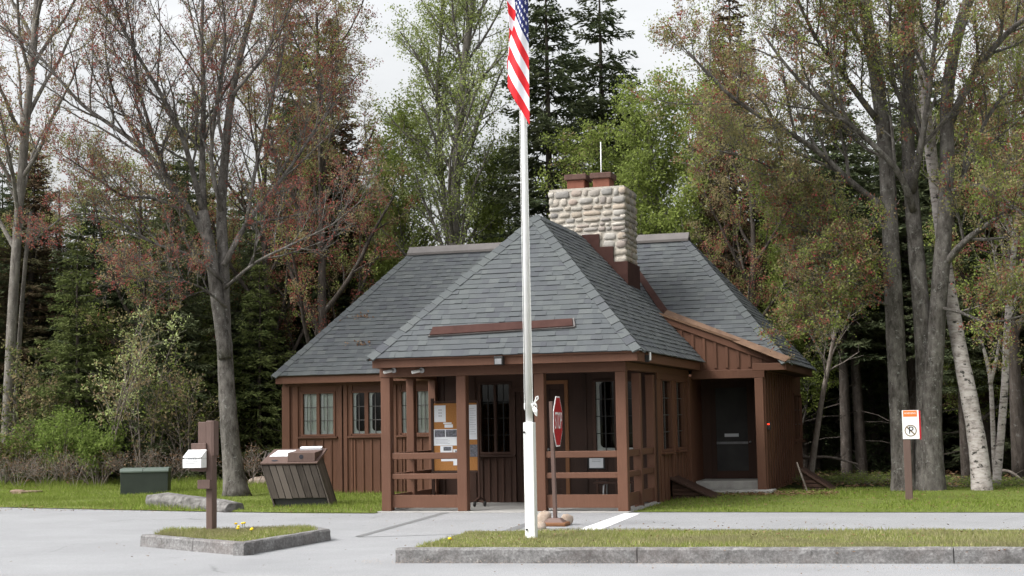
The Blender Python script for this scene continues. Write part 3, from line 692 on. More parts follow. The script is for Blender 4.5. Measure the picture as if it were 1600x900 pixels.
for lab, x, y in (('clump of brown twigs and leaves caught on the left roof slope, upper one', 563, 494), ('clump of brown twigs and leaves caught on the left roof slope, lower one', 560, 535)):
    c = onpl(x, y, ML + mF*0.04, mF); r4 = random.Random(x); b = MB()
    for k in range(26):
        p = c + (MR-ML).normalized()*r4.gauss(0, 0.16) + mF.cross(MR-ML).normalized()*r4.gauss(0, 0.05); d = Vector((r4.uniform(-1, 1), r4.uniform(-1, 1), r4.uniform(-.6, .8))).normalized()*0.035; e = d.cross(mF).normalized()*0.018
        b.add([p-d, p+e, p+d, p-e], [(0, 1, 2, 3)])
    tag(b.build('leaf_clump', 'dead_leaves', None, orig=tuple(c)), lab, 'leaf clump')
# ================================================================== setting: ground, road, kerbs, lawns
def sheet(name, pts, z, m, kind='structure'):
    b = MB(); b.poly([(p[0], p[1], z) for p in pts]); return tag(b.build(name, m), None, None, None, kind)
def ear(pts): return pts
b = MB(); b.poly([(-600, -300, -0.03), (600, -300, -0.03), (600, 900, -0.03), (-600, 900, -0.03)]); tag(b.build('terrain', 'forest_floor'), None, None, None, 'structure')
LE = [(-60, 27.5), (-26, 26.6), (-18.8, 25.85), (-16.2, 25.2), (-13.66, 24.6), (-11.6, 24.25), (-9.9, 24.15)]      # near edge of the left lawn
sheet('road', [(-80, -20), (80, -20), (80, 24.62)] + [(-5.2, 24.55), (-9.9, 24.45)] + [(p[0], p[1]+0.3) for p in LE[::-1][1:]] + [(-80, 28)], 0.0, 'asphalt')
sheet('walkway', [(-5.6, 20.9), (30, 21.6), (30, 24.60), (-5.25, 24.50), (-9.86, 24.42), (-9.55, 23.2), (-8.10, 19.2), (-6.6, 19.9)], 0.004, 'walk')
for pts in ([gr(554, 839), gr(566, 839), gr(704, 801), gr(692, 801)], [gr(775, 834), gr(797, 834), gr(838, 816), gr(826, 816)]): sheet('walkway_seam', pts, 0.008, 'seam')
sheet('white_line', [gr(975, 803), gr(1000, 803), gr(930, 832), gr(893, 832)], 0.008, 'white_line')
# lawns (gently uneven sheets)
def lawn(name, poly, m, z0=0.012, cell=0.35, amp=0.03, edge=None):
    me = bmesh.new(); vs = [me.verts.new((x, y, z0)) for x, y in poly]; f = me.faces.new(vs)
    if f.normal.z < 0: f.normal_flip()
    xs = [p[0] for p in poly]; ys = [p[1] for p in poly]
    for a in np.arange(min(xs)+cell, max(xs), cell): bmesh.ops.bisect_plane(me, geom=me.verts[:]+me.edges[:]+me.faces[:], plane_co=(a, 0, 0), plane_no=(1, 0, 0))
    for a in np.arange(min(ys)+cell, max(ys), cell): bmesh.ops.bisect_plane(me, geom=me.verts[:]+me.edges[:]+me.faces[:], plane_co=(0, a, 0), plane_no=(0, 1, 0))
    me.normal_update()
    for v in me.verts:
        if not v.is_boundary: v.co.z += amp*(0.5+0.5*math.sin(v.co.x*1.3+math.sin(v.co.y*1.7)*1.4)*math.sin(v.co.y*1.1+v.co.x*0.5)) if edge is None else 0
        if edge: v.co.z = edge(v.co.x, v.co.y)
    m_ = bpy.data.meshes.new(name); me.to_mesh(m_); me.free(); m_.materials.append(MAT[m])
    o = bpy.data.objects.new(name, m_); COL.objects.link(o); return tag(o, None, None, None, 'structure')
LAWN_L = LE + [(-9.95, 30.5), (-14.4, 31.2), (-14.6, 33.6), (-24, 36.5), (-60, 39)]
LAWN_R = [(-5.35, 24.52), (-3, 24.50), (8, 24.52), (28, 24.6), (28, 31.2), (4, 31.8), (-1.4, 32.2), (-3.7, 31.6), (-3.8, 30.2), (-5.35, 30.1)]
lawn('left_lawn', LAWN_L, 'lawn'); lawn('right_lawn', LAWN_R, 'lawn')
# raised kerbed strip on the right
K0, K1 = Vector((-6.21, 15.76, 0)), Vector((9.0, 17.30, 0)); kd = (K1-K0).normalized(); kn = Vector((-kd.y, kd.x, 0))
def strip_z(x, y):
    d = (Vector((x, y, 0))-K0).dot(kn); return 0.155 - 0.135*min(1, max(0, (d-0.15)/4.3))
ST = [tuple((K0+kn*0.15+kd*0.15)[:2]), tuple((K1+kn*0.15)[:2]), (9.0, 20.95), (0.7, 20.62), (-5.4, 20.35), (-6.75, 20.05)]
lawn('grass_strip', ST, 'dry_lawn', edge=strip_z)
rk = random.Random(17)
def kerb_stone(b, p, q, n, w, h):
    L_ = (q-p).length; k = max(2, int(L_/0.14)); pr = []
    for i in range(k+1):
        c = p.lerp(q, i/k); e = 0.6 if i in (0, k) else 1; j = lambda s=0.006: rk.uniform(-s, s)
        pr.append([c + n*j() + Vector((0, 0, -0.05)), c + n*(0.004+j()) + Vector((0, 0, h*0.5+j(0.01))), c + n*(0.006+j(0.004)) + Vector((0, 0, h-0.022+j(0.004))), c + n*(0.024+j(0.005)) + Vector((0, 0, h+j(0.003))), c + n*(w-0.02) + Vector((0, 0, h+j(0.003))), c + n*w + Vector((0, 0, h-0.03)), c + n*w + Vector((0, 0, -0.05))])
    b.add([v for r in pr for v in r], [(i*7+m, (i+1)*7+m, (i+1)*7+m+1, i*7+m+1) for i in range(k) for m in range(6)] + [tuple(range(7)), tuple(k*7+m for m in range(6, -1, -1))])
b = MB(); ln = (K1-K0).length; t = 0.0
for w in (2.75, 3.35, 2.9, 3.2, 3.5):
    kerb_stone(b, K0 + kd*(t+0.010), K0 + kd*min(t+w, ln), kn, 0.17, 0.165); t += w
tag(b.build('granite_kerb', 'granite'), None, None, None, 'structure')
# kerbed island
IS = [gr(219, 836, .15), gr(300, 843, .15), gr(381, 849, .15), gr(517, 827, .15), gr(488, 821, .15), gr(246, 826, .15)]
IS = [Vector((p.x, p.y, 0)) for p in IS]; cen = sum(IS, Vector())/len(IS)
b = MB(); n = len(IS)
inn = []
for i in range(n):
    p0, p1, p2 = IS[i-1], IS[i], IS[(i+1) % n]
    n1 = Vector((-(p1-p0).y, (p1-p0).x, 0)).normalized(); n2 = Vector((-(p2-p1).y, (p2-p1).x, 0)).normalized()
    m = (n1+n2).normalized(); inn.append(p1 + m*0.16/max(0.4, m.dot(n1)))
for i in range(n):
    p, q, pi, qi = IS[i], IS[(i+1) % n], inn[i], inn[(i+1) % n]; d = (q-p).normalized()*0.006
    top = 0.155 if i < 4 else 0.10
    e_ = (q-p).normalized(); n_ = Vector((-e_.y, e_.x, 0)); kerb_stone(b, p+d, q-d, n_, 0.155, top)
tag(b.build('granite_kerb', 'granite'), None, None, None, 'structure')
lawn('island_grass', [tuple(v[:2]) for v in inn], 'dry_lawn', z0=0.125, cell=0.25, amp=0.05)

# ---- grass blades (one uncountable mass per lawn)
def inside(px, py, poly):
    c = np.zeros(len(px), bool); n = len(poly)
    for i in range(n):
        x0, y0 = poly[i][:2]; x1, y1 = poly[(i+1) % n][:2]
        k = ((y0 > py) != (y1 > py)) & (px < (x1-x0)*(py-y0)/(y1-y0+1e-12)+x0); c ^= k
    return c
def blades(name, poly, n, h, w, m, zf, seed, box=None, hf=None, avoid=()):
    r = np.random.default_rng(seed); xs = [p[0] for p in poly]; ys = [p[1] for p in poly]
    bx = box or (min(xs), max(xs), min(ys), max(ys))
    x = r.uniform(bx[0], bx[1], n*3); y = r.uniform(bx[2], bx[3], n*3); k = inside(x, y, poly)
    for a in avoid: k &= ~((x > a[0]) & (x < a[1]) & (y > a[2]) & (y < a[3]))
    # tufty density
    d = 0.5+0.5*np.sin(x*3.1+np.sin(y*2.3)*2)*np.sin(y*2.7+np.sin(x*1.9)*2); k &= r.uniform(0, 1, n*3) < 0.12+0.88*d*(0.45+0.55*np.sin(x*1.07+1.3*np.sin(y*0.83)+seed)**2)
    x, y = x[k][:n], y[k][:n]; n = len(x)
    z = np.array([zf(a, c) for a, c in zip(x, y)]) if callable(zf) else np.full(n, zf)
    hh = h*r.uniform(0.35, 1.25, n)*(0.7+0.6*(0.5+0.5*np.sin(x*1.7+y*0.8)))
    if hf is not None: hh = hh*hf(x, y)
    a = r.uniform(0, 2*np.pi, n); le = hh*r.uniform(0.1, 0.9, n); b2 = r.uniform(0, 2*np.pi, n); ww = w*r.uniform(0.6, 1.4, n)
    P0 = np.stack([x+np.cos(a)*ww, y+np.sin(a)*ww, z-0.01], 1); P1 = np.stack([x-np.cos(a)*ww, y-np.sin(a)*ww, z-0.01], 1)
    P2 = np.stack([x+np.cos(b2)*le, y+np.sin(b2)*le, z+hh], 1)
    V = np.stack([P0, P1, P2], 1).reshape(-1, 3)
    return tag(np_mesh(name, V, np.arange(n*3).reshape(-1, 3), m if isinstance(m, list) else [m]), None, None, None, 'stuff')
def far_tall(x, y): return 1.0 + 1.6*np.clip((y-31.5)/2.5, 0, 1)
tag(blades('lawn_grass', LAWN_L, 75000, 0.075, 0.007, 'grass_blades', 0.02, 1, (-26, -9.9, 24, 36), far_tall), 'short green spring grass on the lawn left of the cabin', 'grass')
tag(blades('lawn_grass', LAWN_R, 36000, 0.052, 0.007, 'grass_blades', 0.02, 2, (-5.4, 6, 24.5, 33)), 'shaded green grass on the lawn right of the cabin', 'grass')
tag(blades('verge_grass', ST, 52000, 0.045, 0.005, 'dry_blades', strip_z, 3, (-7, 3.5, 15.5, 21)), 'patchy dry grass on the raised strip behind the long granite kerb', 'grass')
tag(blades('island_grass_blades', [tuple(v[:2]) for v in inn], 14000, 0.055, 0.005, 'dry_blades', 0.14, 4), 'patchy grass on the small kerbed island', 'grass')
# leaf litter by the right lawn and at the lawn edge
def litter(name, n, box, m, seed, s=0.035):
    r = np.random.default_rng(seed); x = r.uniform(box[0], box[1], n); y = r.uniform(box[2], box[3], n); a = r.uniform(0, 6.28, n); z = r.uniform(0.0, 0.04, n)+0.02
    c = np.stack([x, y, z], 1); u = np.stack([np.cos(a), np.sin(a), r.uniform(-.4, .4, n)], 1)*s; v = np.stack([-np.sin(a), np.cos(a), r.uniform(-.4, .4, n)], 1)*s*0.6
    V = np.stack([c-u, c+v, c+u, c-v], 1).reshape(-1, 3); return tag(np_mesh(name, V, np.arange(n*4).reshape(-1, 4), [m]), None, None, None, 'stuff')
tag(litter('dead_leaves', 900, (-5.2, -2.4, 29.2, 30.5), 'dead_leaves', 5), 'brown leaf litter below the side entrance step', 'leaf litter')
tag(litter('forest_litter', 9000, (-34, 8, 32.6, 44), 'dead_leaves', 6, 0.06), 'brown leaf litter on the forest floor', 'leaf litter')
tag(litter('lawn_leaves', 900, (-5.2, 5, 24.6, 31), 'dead_leaves', 14, 0.026), 'dead leaves scattered on the right lawn', 'leaf litter').location.z = 0.03
tag(litter('road_grit', 1400, (-6.6, 3, 15.35, 15.78), 'tan_stone', 8, 0.009), 'fine grit lying along the foot of the long kerb', 'grit')
tag(litter('road_leaves', 260, (-11.5, 3, 14.6, 24), 'dead_leaves', 12, 0.016), 'scattered small dead leaves on the road', 'leaf litter')
tag(litter('verge_leaves', 420, (-6.0, 3, 16.1, 20.6), 'dead_leaves', 13, 0.022), 'dead leaves lying in the dry verge grass', 'leaf litter').location.z = 0.10
tag(litter('edge_litter', 500, (-20, -10, 24.2, 26), 'dead_leaves', 7, 0.025), 'scattered dead leaves along the edge of the left lawn', 'leaf litter')

# ================================================================== flagpole and flag
FP = gr(830.5, 838, 0.10); FP.z = 0.08
pole = thing('flagpole', 'white square-based flagpole on the grass strip before the porch', 'flagpole', FP)
s = at(830, 660, FP.y)
b = MB(); w = 0.066; b.box(FP.x-w, FP.x+w, FP.y-w, FP.y+w, 0.05, s.z); b.build('lower_post', 'white_paint', pole, bevel=0.008)
b = MB(); b.tube([(FP.x, FP.y, s.z-0.02), (FP.x, FP.y, 5.5), (FP.x, FP.y, 11.5)], [0.047, 0.040, 0.026], 14); b.build('mast', 'white_paint', pole)
b = MB(); b.tube([(FP.x-0.05, FP.y-0.085, 1.43), (FP.x-0.05, FP.y-0.060, 1.43)], 0.014, 8); b.tube([(FP.x-0.04, FP.y-0.085, 0.19), (FP.x-0.04, FP.y-0.060, 0.19)], 0.013, 8); b.build('bolt', 'black_metal', pole)
b = MB(); kx, kz = FP.x+0.075, at(838, 632, FP.y).z
b.bar((FP.x+0.04, FP.y-0.02, kz), (FP.x+0.09, FP.y-0.02, kz), 0.02, 0.03); b.build('cleat', 'white_frame', pole)
b = MB(); r2 = random.Random(2)
lp = [(kx+0.0, FP.y-0.03, kz+0.02), (kx+0.02, FP.y-0.03, kz+0.06), (kx+0.035, FP.y-0.03, kz+0.10), (kx+0.055, FP.y-0.03, kz+0.105), (kx+0.06, FP.y-0.03, kz+0.075), (kx+0.03, FP.y-0.03, kz+0.045), (kx+0.01, FP.y-0.03, kz+0.01)]
b.tube(lp, 0.008, 5)
for i in range(7):
    a = i*0.9; b.tube([(kx+0.01+0.03*math.cos(a+t), FP.y-0.035+0.01*i/7, kz-0.04+0.06*math.sin(a*0.6+t)-0.008*i) for t in np.linspace(0, 5.5, 9)], 0.008, 5)
b.tube([(FP.x-0.05, FP.y-0.03, kz+0.02), (FP.x-0.052, FP.y-0.03, kz-0.05), (FP.x-0.045, FP.y-0.03, kz-0.07)], 0.008, 5)
b.tube([(FP.x+0.055, FP.y-0.02, kz), (FP.x+0.048, FP.y-0.02, 5), (FP.x+0.032, FP.y-0.02, 11)], 0.004, 4)
b.tube([(FP.x-0.055, FP.y-0.02, kz), (FP.x-0.048, FP.y-0.02, 5), (FP.x-0.030, FP.y-0.02, 11)], 0.004, 4)
b.build('halyard', 'rope', pole)
# flag: hangs limp in folds; cloth coordinates u (fly) and v (hoist)
fl = thing('flag', 'United States flag hanging limp in folds from the white flagpole', 'flag', (FP.x, FP.y, 7.5))
PXM = 2300/FP.y*0.98
xR = at(829, 100, FP.y).x; zAt = lambda y: at(815, y, FP.y).z
H1 = zAt(22) - zAt(43.0)             # one stripe, vertically along the pole
zb0 = zAt(199)                       # lower end of stripe 13 at the pole
ztop = zb0 + 13*H1
SEG = 40
def drape(layer, s, v):              # s: 0..1 across the layer, v: 0..13 stripes
    if layer == 0:                   # front fold, falls towards the pole
        wl = 0.19 + 0.075*min(1, max(0, (v-7.0+s*2)/2.5)); x = xR - wl*(1-s); z = ztop - v*H1 + (1-s)*0.53*wl/0.262
        y = FP.y - 0.085 - 0.035*math.sin(s*3.0+0.3) - 0.016*math.sin(s*9+v*0.35)
        x -= 0.03*math.sin(v*0.55+0.6)*(1-s)
    else:                            # left fold behind it, stripes nearly level
        x = xR - 0.300 + 0.20*s + 0.025*math.sin(v*0.8); z = ztop - v*H1 + 0.80 - 0.08*s - 0.09*math.sin(s*2.6)
        y = FP.y - 0.03 - 0.025*math.sin(s*6+v*0.3)
    return (x, y, z)
b = MB()
for layer in (0, 1):
    for k in range(13*4):
        v0, v1 = k/4, (k+1)/4; st = k//4
        for i in range(SEG):
            s0, s1 = i/SEG, (i+1)/SEG
            mi = 0 if st % 2 == 0 else 1
            if layer == 0 and st < 7: mi = 2
            if layer == 1 and st < 6: mi = 2
            b.add([drape(layer, s0, v0), drape(layer, s1, v0), drape(layer, s1, v1), drape(layer, s0, v1)], [(0, 1, 2, 3)], mi, True)
cl = b.build('cloth', ['flag_red', 'flag_white', 'flag_blue'], fl)
wm = cl.modifiers.new('weld', 'WELD'); wm.merge_threshold = 0.0005
so = cl.modifiers.new('thick', 'SOLIDIFY'); so.thickness = 0.003
b = MB()
for row in range(9):
    for c in range(7 if row % 2 == 0 else 6):
        s_ = (c + (0.5 if row % 2 == 0 else 1.0))/7; v = (row+0.6)*7/9.2
        o3 = Vector(drape(0, s_, v)); du = (Vector(drape(0, min(1, s_+.03), v))-o3); dv = Vector((0, 0, 1)); du.z *= 0.3; du.normalize(); n3 = du.cross(dv).normalized()
        if n3.y > 0: n3 = -n3
        pts = []
        for q in range(10):
            rr = 0.034 if q % 2 == 0 else 0.014; a = math.pi/2 + q*math.pi/5
            pts.append(o3 + n3*0.006 + du*rr*0.55*math.cos(a) + dv*rr*math.sin(a))
        b.prism(pts, -n3*0.003)
b.build('star', 'flag_white', cl)

# ================================================================== signs
SP = gr(868, 822); SP.z = 0.004
st = thing('stop_sign', 'red octagonal stop sign turned almost edge-on, on a brown post in a low base', 'stop sign', SP)
b = MB(); b.box(SP.x-0.19, SP.x+0.19, SP.y-0.16, SP.y+0.16, 0.004, 0.06); b.build('base', 'orange_wood', st, bevel=0.015)
b = MB(); q = [(-0.15, -0.12), (0.15, -0.12), (0.15, 0.12), (-0.15, 0.12)]
b.add([(SP.x+x, SP.y+y, 0.06) for x, y in q] + [(SP.x+x*0.55, SP.y+y*0.55, 0.12) for x, y in q], [(0,1,5,4), (1,2,6,5), (2,3,7,6), (3,0,4,7), (4,5,6,7)]); b.build('base_collar', 'post_paint', st, bevel=0.01)
ptop = at(868, 622, SP.y).z
lean = Vector((-0.03, 0, 1)).normalized()
b = MB(); b.bar((SP.x, SP.y, 0.1), (SP.x-0.030, SP.y, ptop-0.05), 0.05, 0.075, 0, (0, 1, 0)); b.build('post', 'post_paint', st, bevel=0.004)
oc = at(868.5, 658.5, SP.y-0.04)
view = (EYEP-oc); view.z = 0; view.normalize(); rt = Vector((-view.y, view.x, 0))
if rt.dot(RT) < 0: rt = -rt
an = R(80); nn = (rt*math.sin(an) + view*math.cos(an)).normalized(); ax = Vector((0, 0, 1)).cross(nn).normalized(); az = nn.cross(ax).normalized(); az = (az + ax*0.05).normalized()
ro = 0.375/math.cos(R(22.5))
def octo(r, off): return [oc + nn*off + ax*r*math.cos(R(22.5+45*k)) + az*r*math.sin(R(22.5+45*k)) for k in range(8)]
oc = oc + nn*0.03
b = MB(); b.prism(octo(ro, 0), nn*-0.006); b.build('back_plate', 'grey_metal', st)
b = MB(); b.prism(octo(ro, 0.003), nn*-0.0028); pl = b.build('sign_plate', 'sign_white', st)
b = MB(); b.prism(octo(ro*0.945, 0.006), nn*-0.0028); b.build('red_field', 'sign_red', pl)
vs, fs = text_mesh('STOP'); w = max(v.x for v in vs)-min(v.x for v in vs)
b = MB(); b.add([oc + nn*0.009 + ax*v.x*0.60/w + az*v.y*0.36 for v in vs], fs); b.build('lettering', 'sign_white', pl)
rg = random.Random(6)
for (x, y, r, m, lab) in ((851, 821, (0.11, 0.10, 0.115), 'tan_stone', 'pale angular stone left of the stop sign base'), (886, 820, (0.095, 0.09, 0.085), 'tan_stone', 'rounded tan stone right of the stop sign base'), (846, 827, (0.07, 0.07, 0.06), 'tan_stone', 'small low pinkish stone against the foot of the flagpole')):
    c = gr(x, y); b = MB(); b.blob((c.x, c.y, r[2]*0.85), r, 0, 9, 6, 0.17, rg, 0.75); tag(b.build('stone', m, None, orig=(c.x, c.y, 0)), lab, 'stone')
for lab, x, y, r in (('low pale rock on the lawn between the big maple and the waste bin', 408, 757, (0.35, 0.25, 0.16)), ):
    c = gr(x, y); b = MB(); b.blob((c.x, c.y, 0.05), r, 0, 10, 8, 0.12, rg, 0.8); tag(b.build('rock', 'tan_stone', None, orig=(c.x, c.y, 0)), lab, 'rock')
NP = gr(1421, 784); NP.z = 0
npk = thing('no_parking_sign', 'white no-parking sign with an orange header on a short brown post', 'sign', NP)
t_, b_ = at(1422, 641, NP.y-0.05), at(1422, 686, NP.y-0.05); wv = 0.145
cx = t_.x
b = MB(); b.box(NP.x-0.065, NP.x+0.065, NP.y-0.04, NP.y+0.04, -0.02, b_.z+0.12); b.build('post', 'post_paint', npk, bevel=0.01)
Yp_ = NP.y-0.05
b = MB(); b.box(cx-wv, cx+wv, Yp_, Yp_+0.008, b_.z, t_.z); pl = b.build('sign_plate', 'sign_white', npk, bevel=0.002)
b = MB(); b.box(cx+wv+0.001, cx+wv+0.03, Yp_+0.001, Yp_+0.03, b_.z-0.01, t_.z-0.01); b.build('edge_trim', 'sign_red', pl)
b = MB(); b.box(cx-wv+0.02, cx+wv-0.03, Yp_-0.003, Yp_-0.0005, t_.z-0.115, t_.z-0.006); b.build('header', 'sign_orange', pl)
vs, fs = text_mesh('WARNING'); w = max(v.x for v in vs)-min(v.x for v in vs)
b = MB(); b.add([(cx-0.005+v.x*0.20/w, Yp_-0.005, t_.z-0.055+v.y*0.045) for v in vs], fs); b.build('header_lettering', 'sign_white', pl)
cz = b_.z+0.15; b = MB()
for k in range(32):
    a0, a1 = 2*math.pi*k/32, 2*math.pi*(k+1)/32; q = [(r*math.cos(a), r*math.sin(a)) for r, a in ((0.105, a0), (0.105, a1), (0.088, a1), (0.088, a0))]
    b.prism([(cx-0.005+x, Yp_-0.003, cz+z) for x, z in q], (0, 0.0025, 0))
b.prism([(cx-0.005+x, Yp_-0.004, cz+z) for x, z in ((-0.07, 0.055), (-0.055, 0.07), (0.07, -0.055), (0.055, -0.07))], (0, 0.003, 0)); b.build('prohibition_ring', 'sign_brown', pl)
vs, fs = text_mesh('P'); b = MB(); b.add([(cx+v.x*0.19, Yp_-0.006, cz+v.y*0.19) for v in vs], fs); b.build('letter', 'ink', pl)

# ================================================================== fee-envelope post on the island
EP = gr(334, 831, 0.12); EP.z = 0.10
ev = thing('envelope_post', 'brown timber post with a white envelope box, standing on the kerbed island', 'post', EP)
def ez(y): return at(334, y, EP.y).z
def exx(x, y=720): return at(x, y, EP.y).x
b = MB(); b.box(exx(325.5)+0.0, exx(335.5), EP.y-0.07, EP.y+0.07, 0.0, ez(657)); b.build('post', 'post_paint', ev, bevel=0.012)
b = MB(); b.box(exx(335.5)+0.001, exx(335.5)+0.022, EP.y-0.072, EP.y+0.075, ez(712), ez(658)); b.build('side_batten', 'post_paint', ev, bevel=0.004)
b = MB(); b.box(exx(312), exx(325), EP.y-0.05, EP.y+0.01, ez(737), ez(659)); b.build('side_board', 'post_paint', ev, bevel=0.008)
b = MB(); b.box(exx(304), exx(327), EP.y-0.10, EP.y-0.051, ez(736), ez(692)); b.build('back_plate', 'post_paint', ev, bevel=0.006)
b = MB(); b.box(exx(317), exx(336.5), EP.y-0.16, EP.y-0.071, ez(763), ez(749)); b.build('bracket', 'post_paint', ev, bevel=0.006)
x0, x1 = exx(300), exx(328.5)
b = MB(); b.prism([(x0, EP.y-0.26, ez(730)), (x0, EP.y-0.101, ez(730)), (x0, EP.y-0.101, ez(716)), (x0, EP.y-0.26, ez(716))], (x1-x0, 0, 0)); bx = b.build('envelope_box', 'white_paint', ev, bevel=0.004)
b = MB(); b.prism([(x0, EP.y-0.265, ez(713.5)), (x0, EP.y-0.101, ez(702)), (x0, EP.y-0.101, ez(715.8)), (x0, EP.y-0.20, ez(715.8))], (x1-x0, 0, 0)); b.build('lid', 'white_paint', bx, bevel=0.003)
b = MB()
for k in range(4): a = x0 + 0.085 + k*0.035; b.box(a, a+0.024, EP.y-0.264, EP.y-0.2605, ez(716.5), ez(715))
b.box(x0+0.03, x1-0.05, EP.y-0.264, EP.y-0.2605, ez(720.4), ez(719.9)); b.box(x0+0.03, x1-0.09, EP.y-0.264, EP.y-0.2605, ez(722.8), ez(722.4))
b.build('lettering', 'grey_ink', bx)
# dandelions on the island
rd = random.Random(9)
for i, (x, y) in enumerate(((368, 828), (372, 832), (378, 826), (371, 838), (393, 834), (392, 838), (381, 829), (513, 842))):
    if i == 7: c = gr(702, 851, 0.13)
    else: c = gr(x, y, 0.13)
    z0 = 0.15; h = rd.uniform(0.05, 0.09); t = thing('dandelion', 'yellow dandelion flowering in the grass of the kerbed island' if i < 7 else 'single yellow dandelion at the tip of the grass strip', 'dandelion', (c.x, c.y, z0-0.02), 'dandelions in the island grass' if i < 7 else None)
    b = MB(); b.tube([(c.x, c.y, z0-0.02), (c.x+0.01, c.y, z0+h)], 0.004, 5); b.build('stem', 'shrub_leaves', t)
    b = MB(); b.blob((c.x+0.01, c.y-0.005, z0+h), (0.024, 0.024, 0.014), 0, 8, 5); b.build('flower_head', 'dandelion', t)
# ================================================================== utility box, bin, rock, stump, hatches
U0, U1 = gr(189, 773), gr(259, 774); uy = 30.2; ux0, ux1 = at(188, 750, uy).x, at(188, 750, uy).x+1.08; uz = at(222, 733, uy).z
ub = thing('utility_box', 'dark green metal utility box on the lawn', 'utility box', (ux0, uy, 0)); ub.rotation_euler.z = R(25)
b = MB(); b.box(ux0, ux1, uy, uy+0.8, -0.02, uz-0.09); b.build('cabinet', 'green_metal', ub, bevel=0.01)
xm = (ux0+ux1)/2-0.03
for (p, q) in ((ux0-0.012, xm-0.004), (xm+0.004, ux1+0.012)):
    b = MB(); b.prism([(p, uy-0.02, uz-0.088), (p, uy-0.02, uz-0.05), (p, uy+0.02, uz-0.01), (p, uy+0.09, uz+0.01), (p, uy+0.78, uz+0.01), (p, uy+0.82, uz-0.088)], (q-p, 0, 0)); b.build('lid', 'green_lid', ub, bevel=0.008)
BY = gr(480, 794).y
bn = thing('waste_bin', 'leaning slatted wooden waste bin with a sloped brown lid on the grass', 'waste bin', (gr(482, 794).x, BY+0.1, 0)); bn.rotation_euler.z = R(13)
def bp(px, py, dy=0.0): v = at(px, py, BY); return Vector((v.x, v.y+dy, v.z))
fl_, fr_, tl_, tr_ = bp(433, 790), bp(511, 793), bp(414, 727), bp(497, 727)
for v in (fl_, fr_): v.z = 0.02
dpt = 0.75; slx = (tl_.x-fl_.x)/(tl_.z-fl_.z)
zf, zbk = tl_.z, tl_.z+0.25
def sx(x0, z): return x0 + slx*z
b = MB(); xa, xb = fl_.x+0.02, fr_.x-0.02    # dark inner body
b.add([(sx(xa, z), y, z) for z, y in ((0.0, BY+0.06), (0.0, BY+dpt-0.03), (zf-0.02, BY+0.06), (zbk-0.02, BY+dpt-0.03))] + [(sx(xb, z), y, z) for z, y in ((0.0, BY+0.06), (0.0, BY+dpt-0.03), (zf-0.02, BY+0.06), (zbk-0.02, BY+dpt-0.03))],
      [(0, 2, 3, 1), (4, 5, 7, 6), (0, 4, 6, 2), (1, 3, 7, 5), (2, 6, 7, 3), (0, 1, 5, 4)])
b.build('liner', 'black_metal', bn)
b = MB(); wtot = fr_.x-fl_.x; zl = 0.19
for k in range(8):
    p, q = fl_.x + wtot*k/8 + 0.006, fl_.x + wtot*(k+1)/8 - 0.006; zl_ = zl + rg.uniform(-.012, .006)
    b.prism([(sx(p, zl_), BY+0.03, zl_), (sx(q, zl_), BY+0.03, zl_), (sx(q, zf), BY+0.03, zf), (sx(p, zf), BY+0.03, zf)], (0, -0.03, 0))
nsd = 6
for side, xs_ in ((1, fr_.x), (-1, fl_.x)):
    for k in range(nsd):
        y0, y1 = BY + 0.012 + (dpt-0.01)*k/nsd, BY + (dpt-0.01)*(k+1)/nsd - 0.004
        h0, h1 = zf + (zbk-zf)*(y0-BY)/dpt, zf + (zbk-zf)*(y1-BY)/dpt
        b.prism([(sx(xs_, 0.0), y0, 0.0), (sx(xs_, 0.0), y1, 0.0), (sx(xs_, h1), y1, h1), (sx(xs_, h0), y0, h0)], (0.03*side, 0, 0))
b.build('slats', 'grey_slats', bn, bevel=0.004)
xa, xb = sx(fl_.x, zf)-0.035, sx(fr_.x, zf)+0.035
top = lambda x, t, h=0: (x + slx*0.25*t*0 + 0.10*t*(1 if x < (xa+xb)/2 else 0.42), BY-0.02+(dpt+0.02)*t, zf+0.012+(zbk-zf)*t+h)
b = MB(); tn = Vector((0, -(zbk-zf), dpt)).normalized()
b.prism([top(xa, 0), top(xb, 0), top(xb, 1), top(xa, 1)], tn*0.035); b.build('lid', 'post_paint', bn, bevel=0.008)
b = MB(); e1 = (Vector(top(xb, 0))-Vector(top(xa, 0))); 
def lid(u, t, h=0.037): p = Vector(top(xa, t)).lerp(Vector(top(xb, t)), u); return p + tn*h
b.prism([lid(0.05, .45), lid(0.44, .45), lid(0.44, .88), lid(0.10, .88)], tn*0.004); b.prism([lid(0.53, .80), lid(0.93, .80), lid(0.93, .93), lid(0.53, .93)], tn*0.06); b.build('label_plate', 'paper', bn)
b = MB(); p = [lid(0.47, 0.06), lid(0.95, 0.06), lid(0.95, 0.80), lid(0.47, 0.80)]
hz = Vector((0, 0, 1)); f0_ = p[0].z + 0.17
b.add([p[0], p[1], p[2], p[3]] + [Vector((q.x, q.y, max(f0_, q.z+0.02))) for q in p], [(3,2,1,0), (4,5,6,7), (0,1,5,4), (1,2,6,5), (2,3,7,6), (3,0,4,7)]); hd = b.build('hood', 'post_paint', bn, bevel=0.006)
b = MB(); c = (p[0]+p[1])/2 + Vector((0, -0.004, 0.09)); b.tube([c, c+Vector((0, 0.003, 0))], 0.042, 16); b.build('opening', 'ink', hd)
b = MB(); c = lid(0.22, 0.16); b.prism([c + Vector((0.06*math.cos(a), 0.05*math.sin(a)*dpt, 0.05*math.sin(a)*(zbk-zf)/1.0)) for a in np.linspace(0, 6.28, 13)[:-1]], tn*0.004); b.build('opening', 'ink', bn)
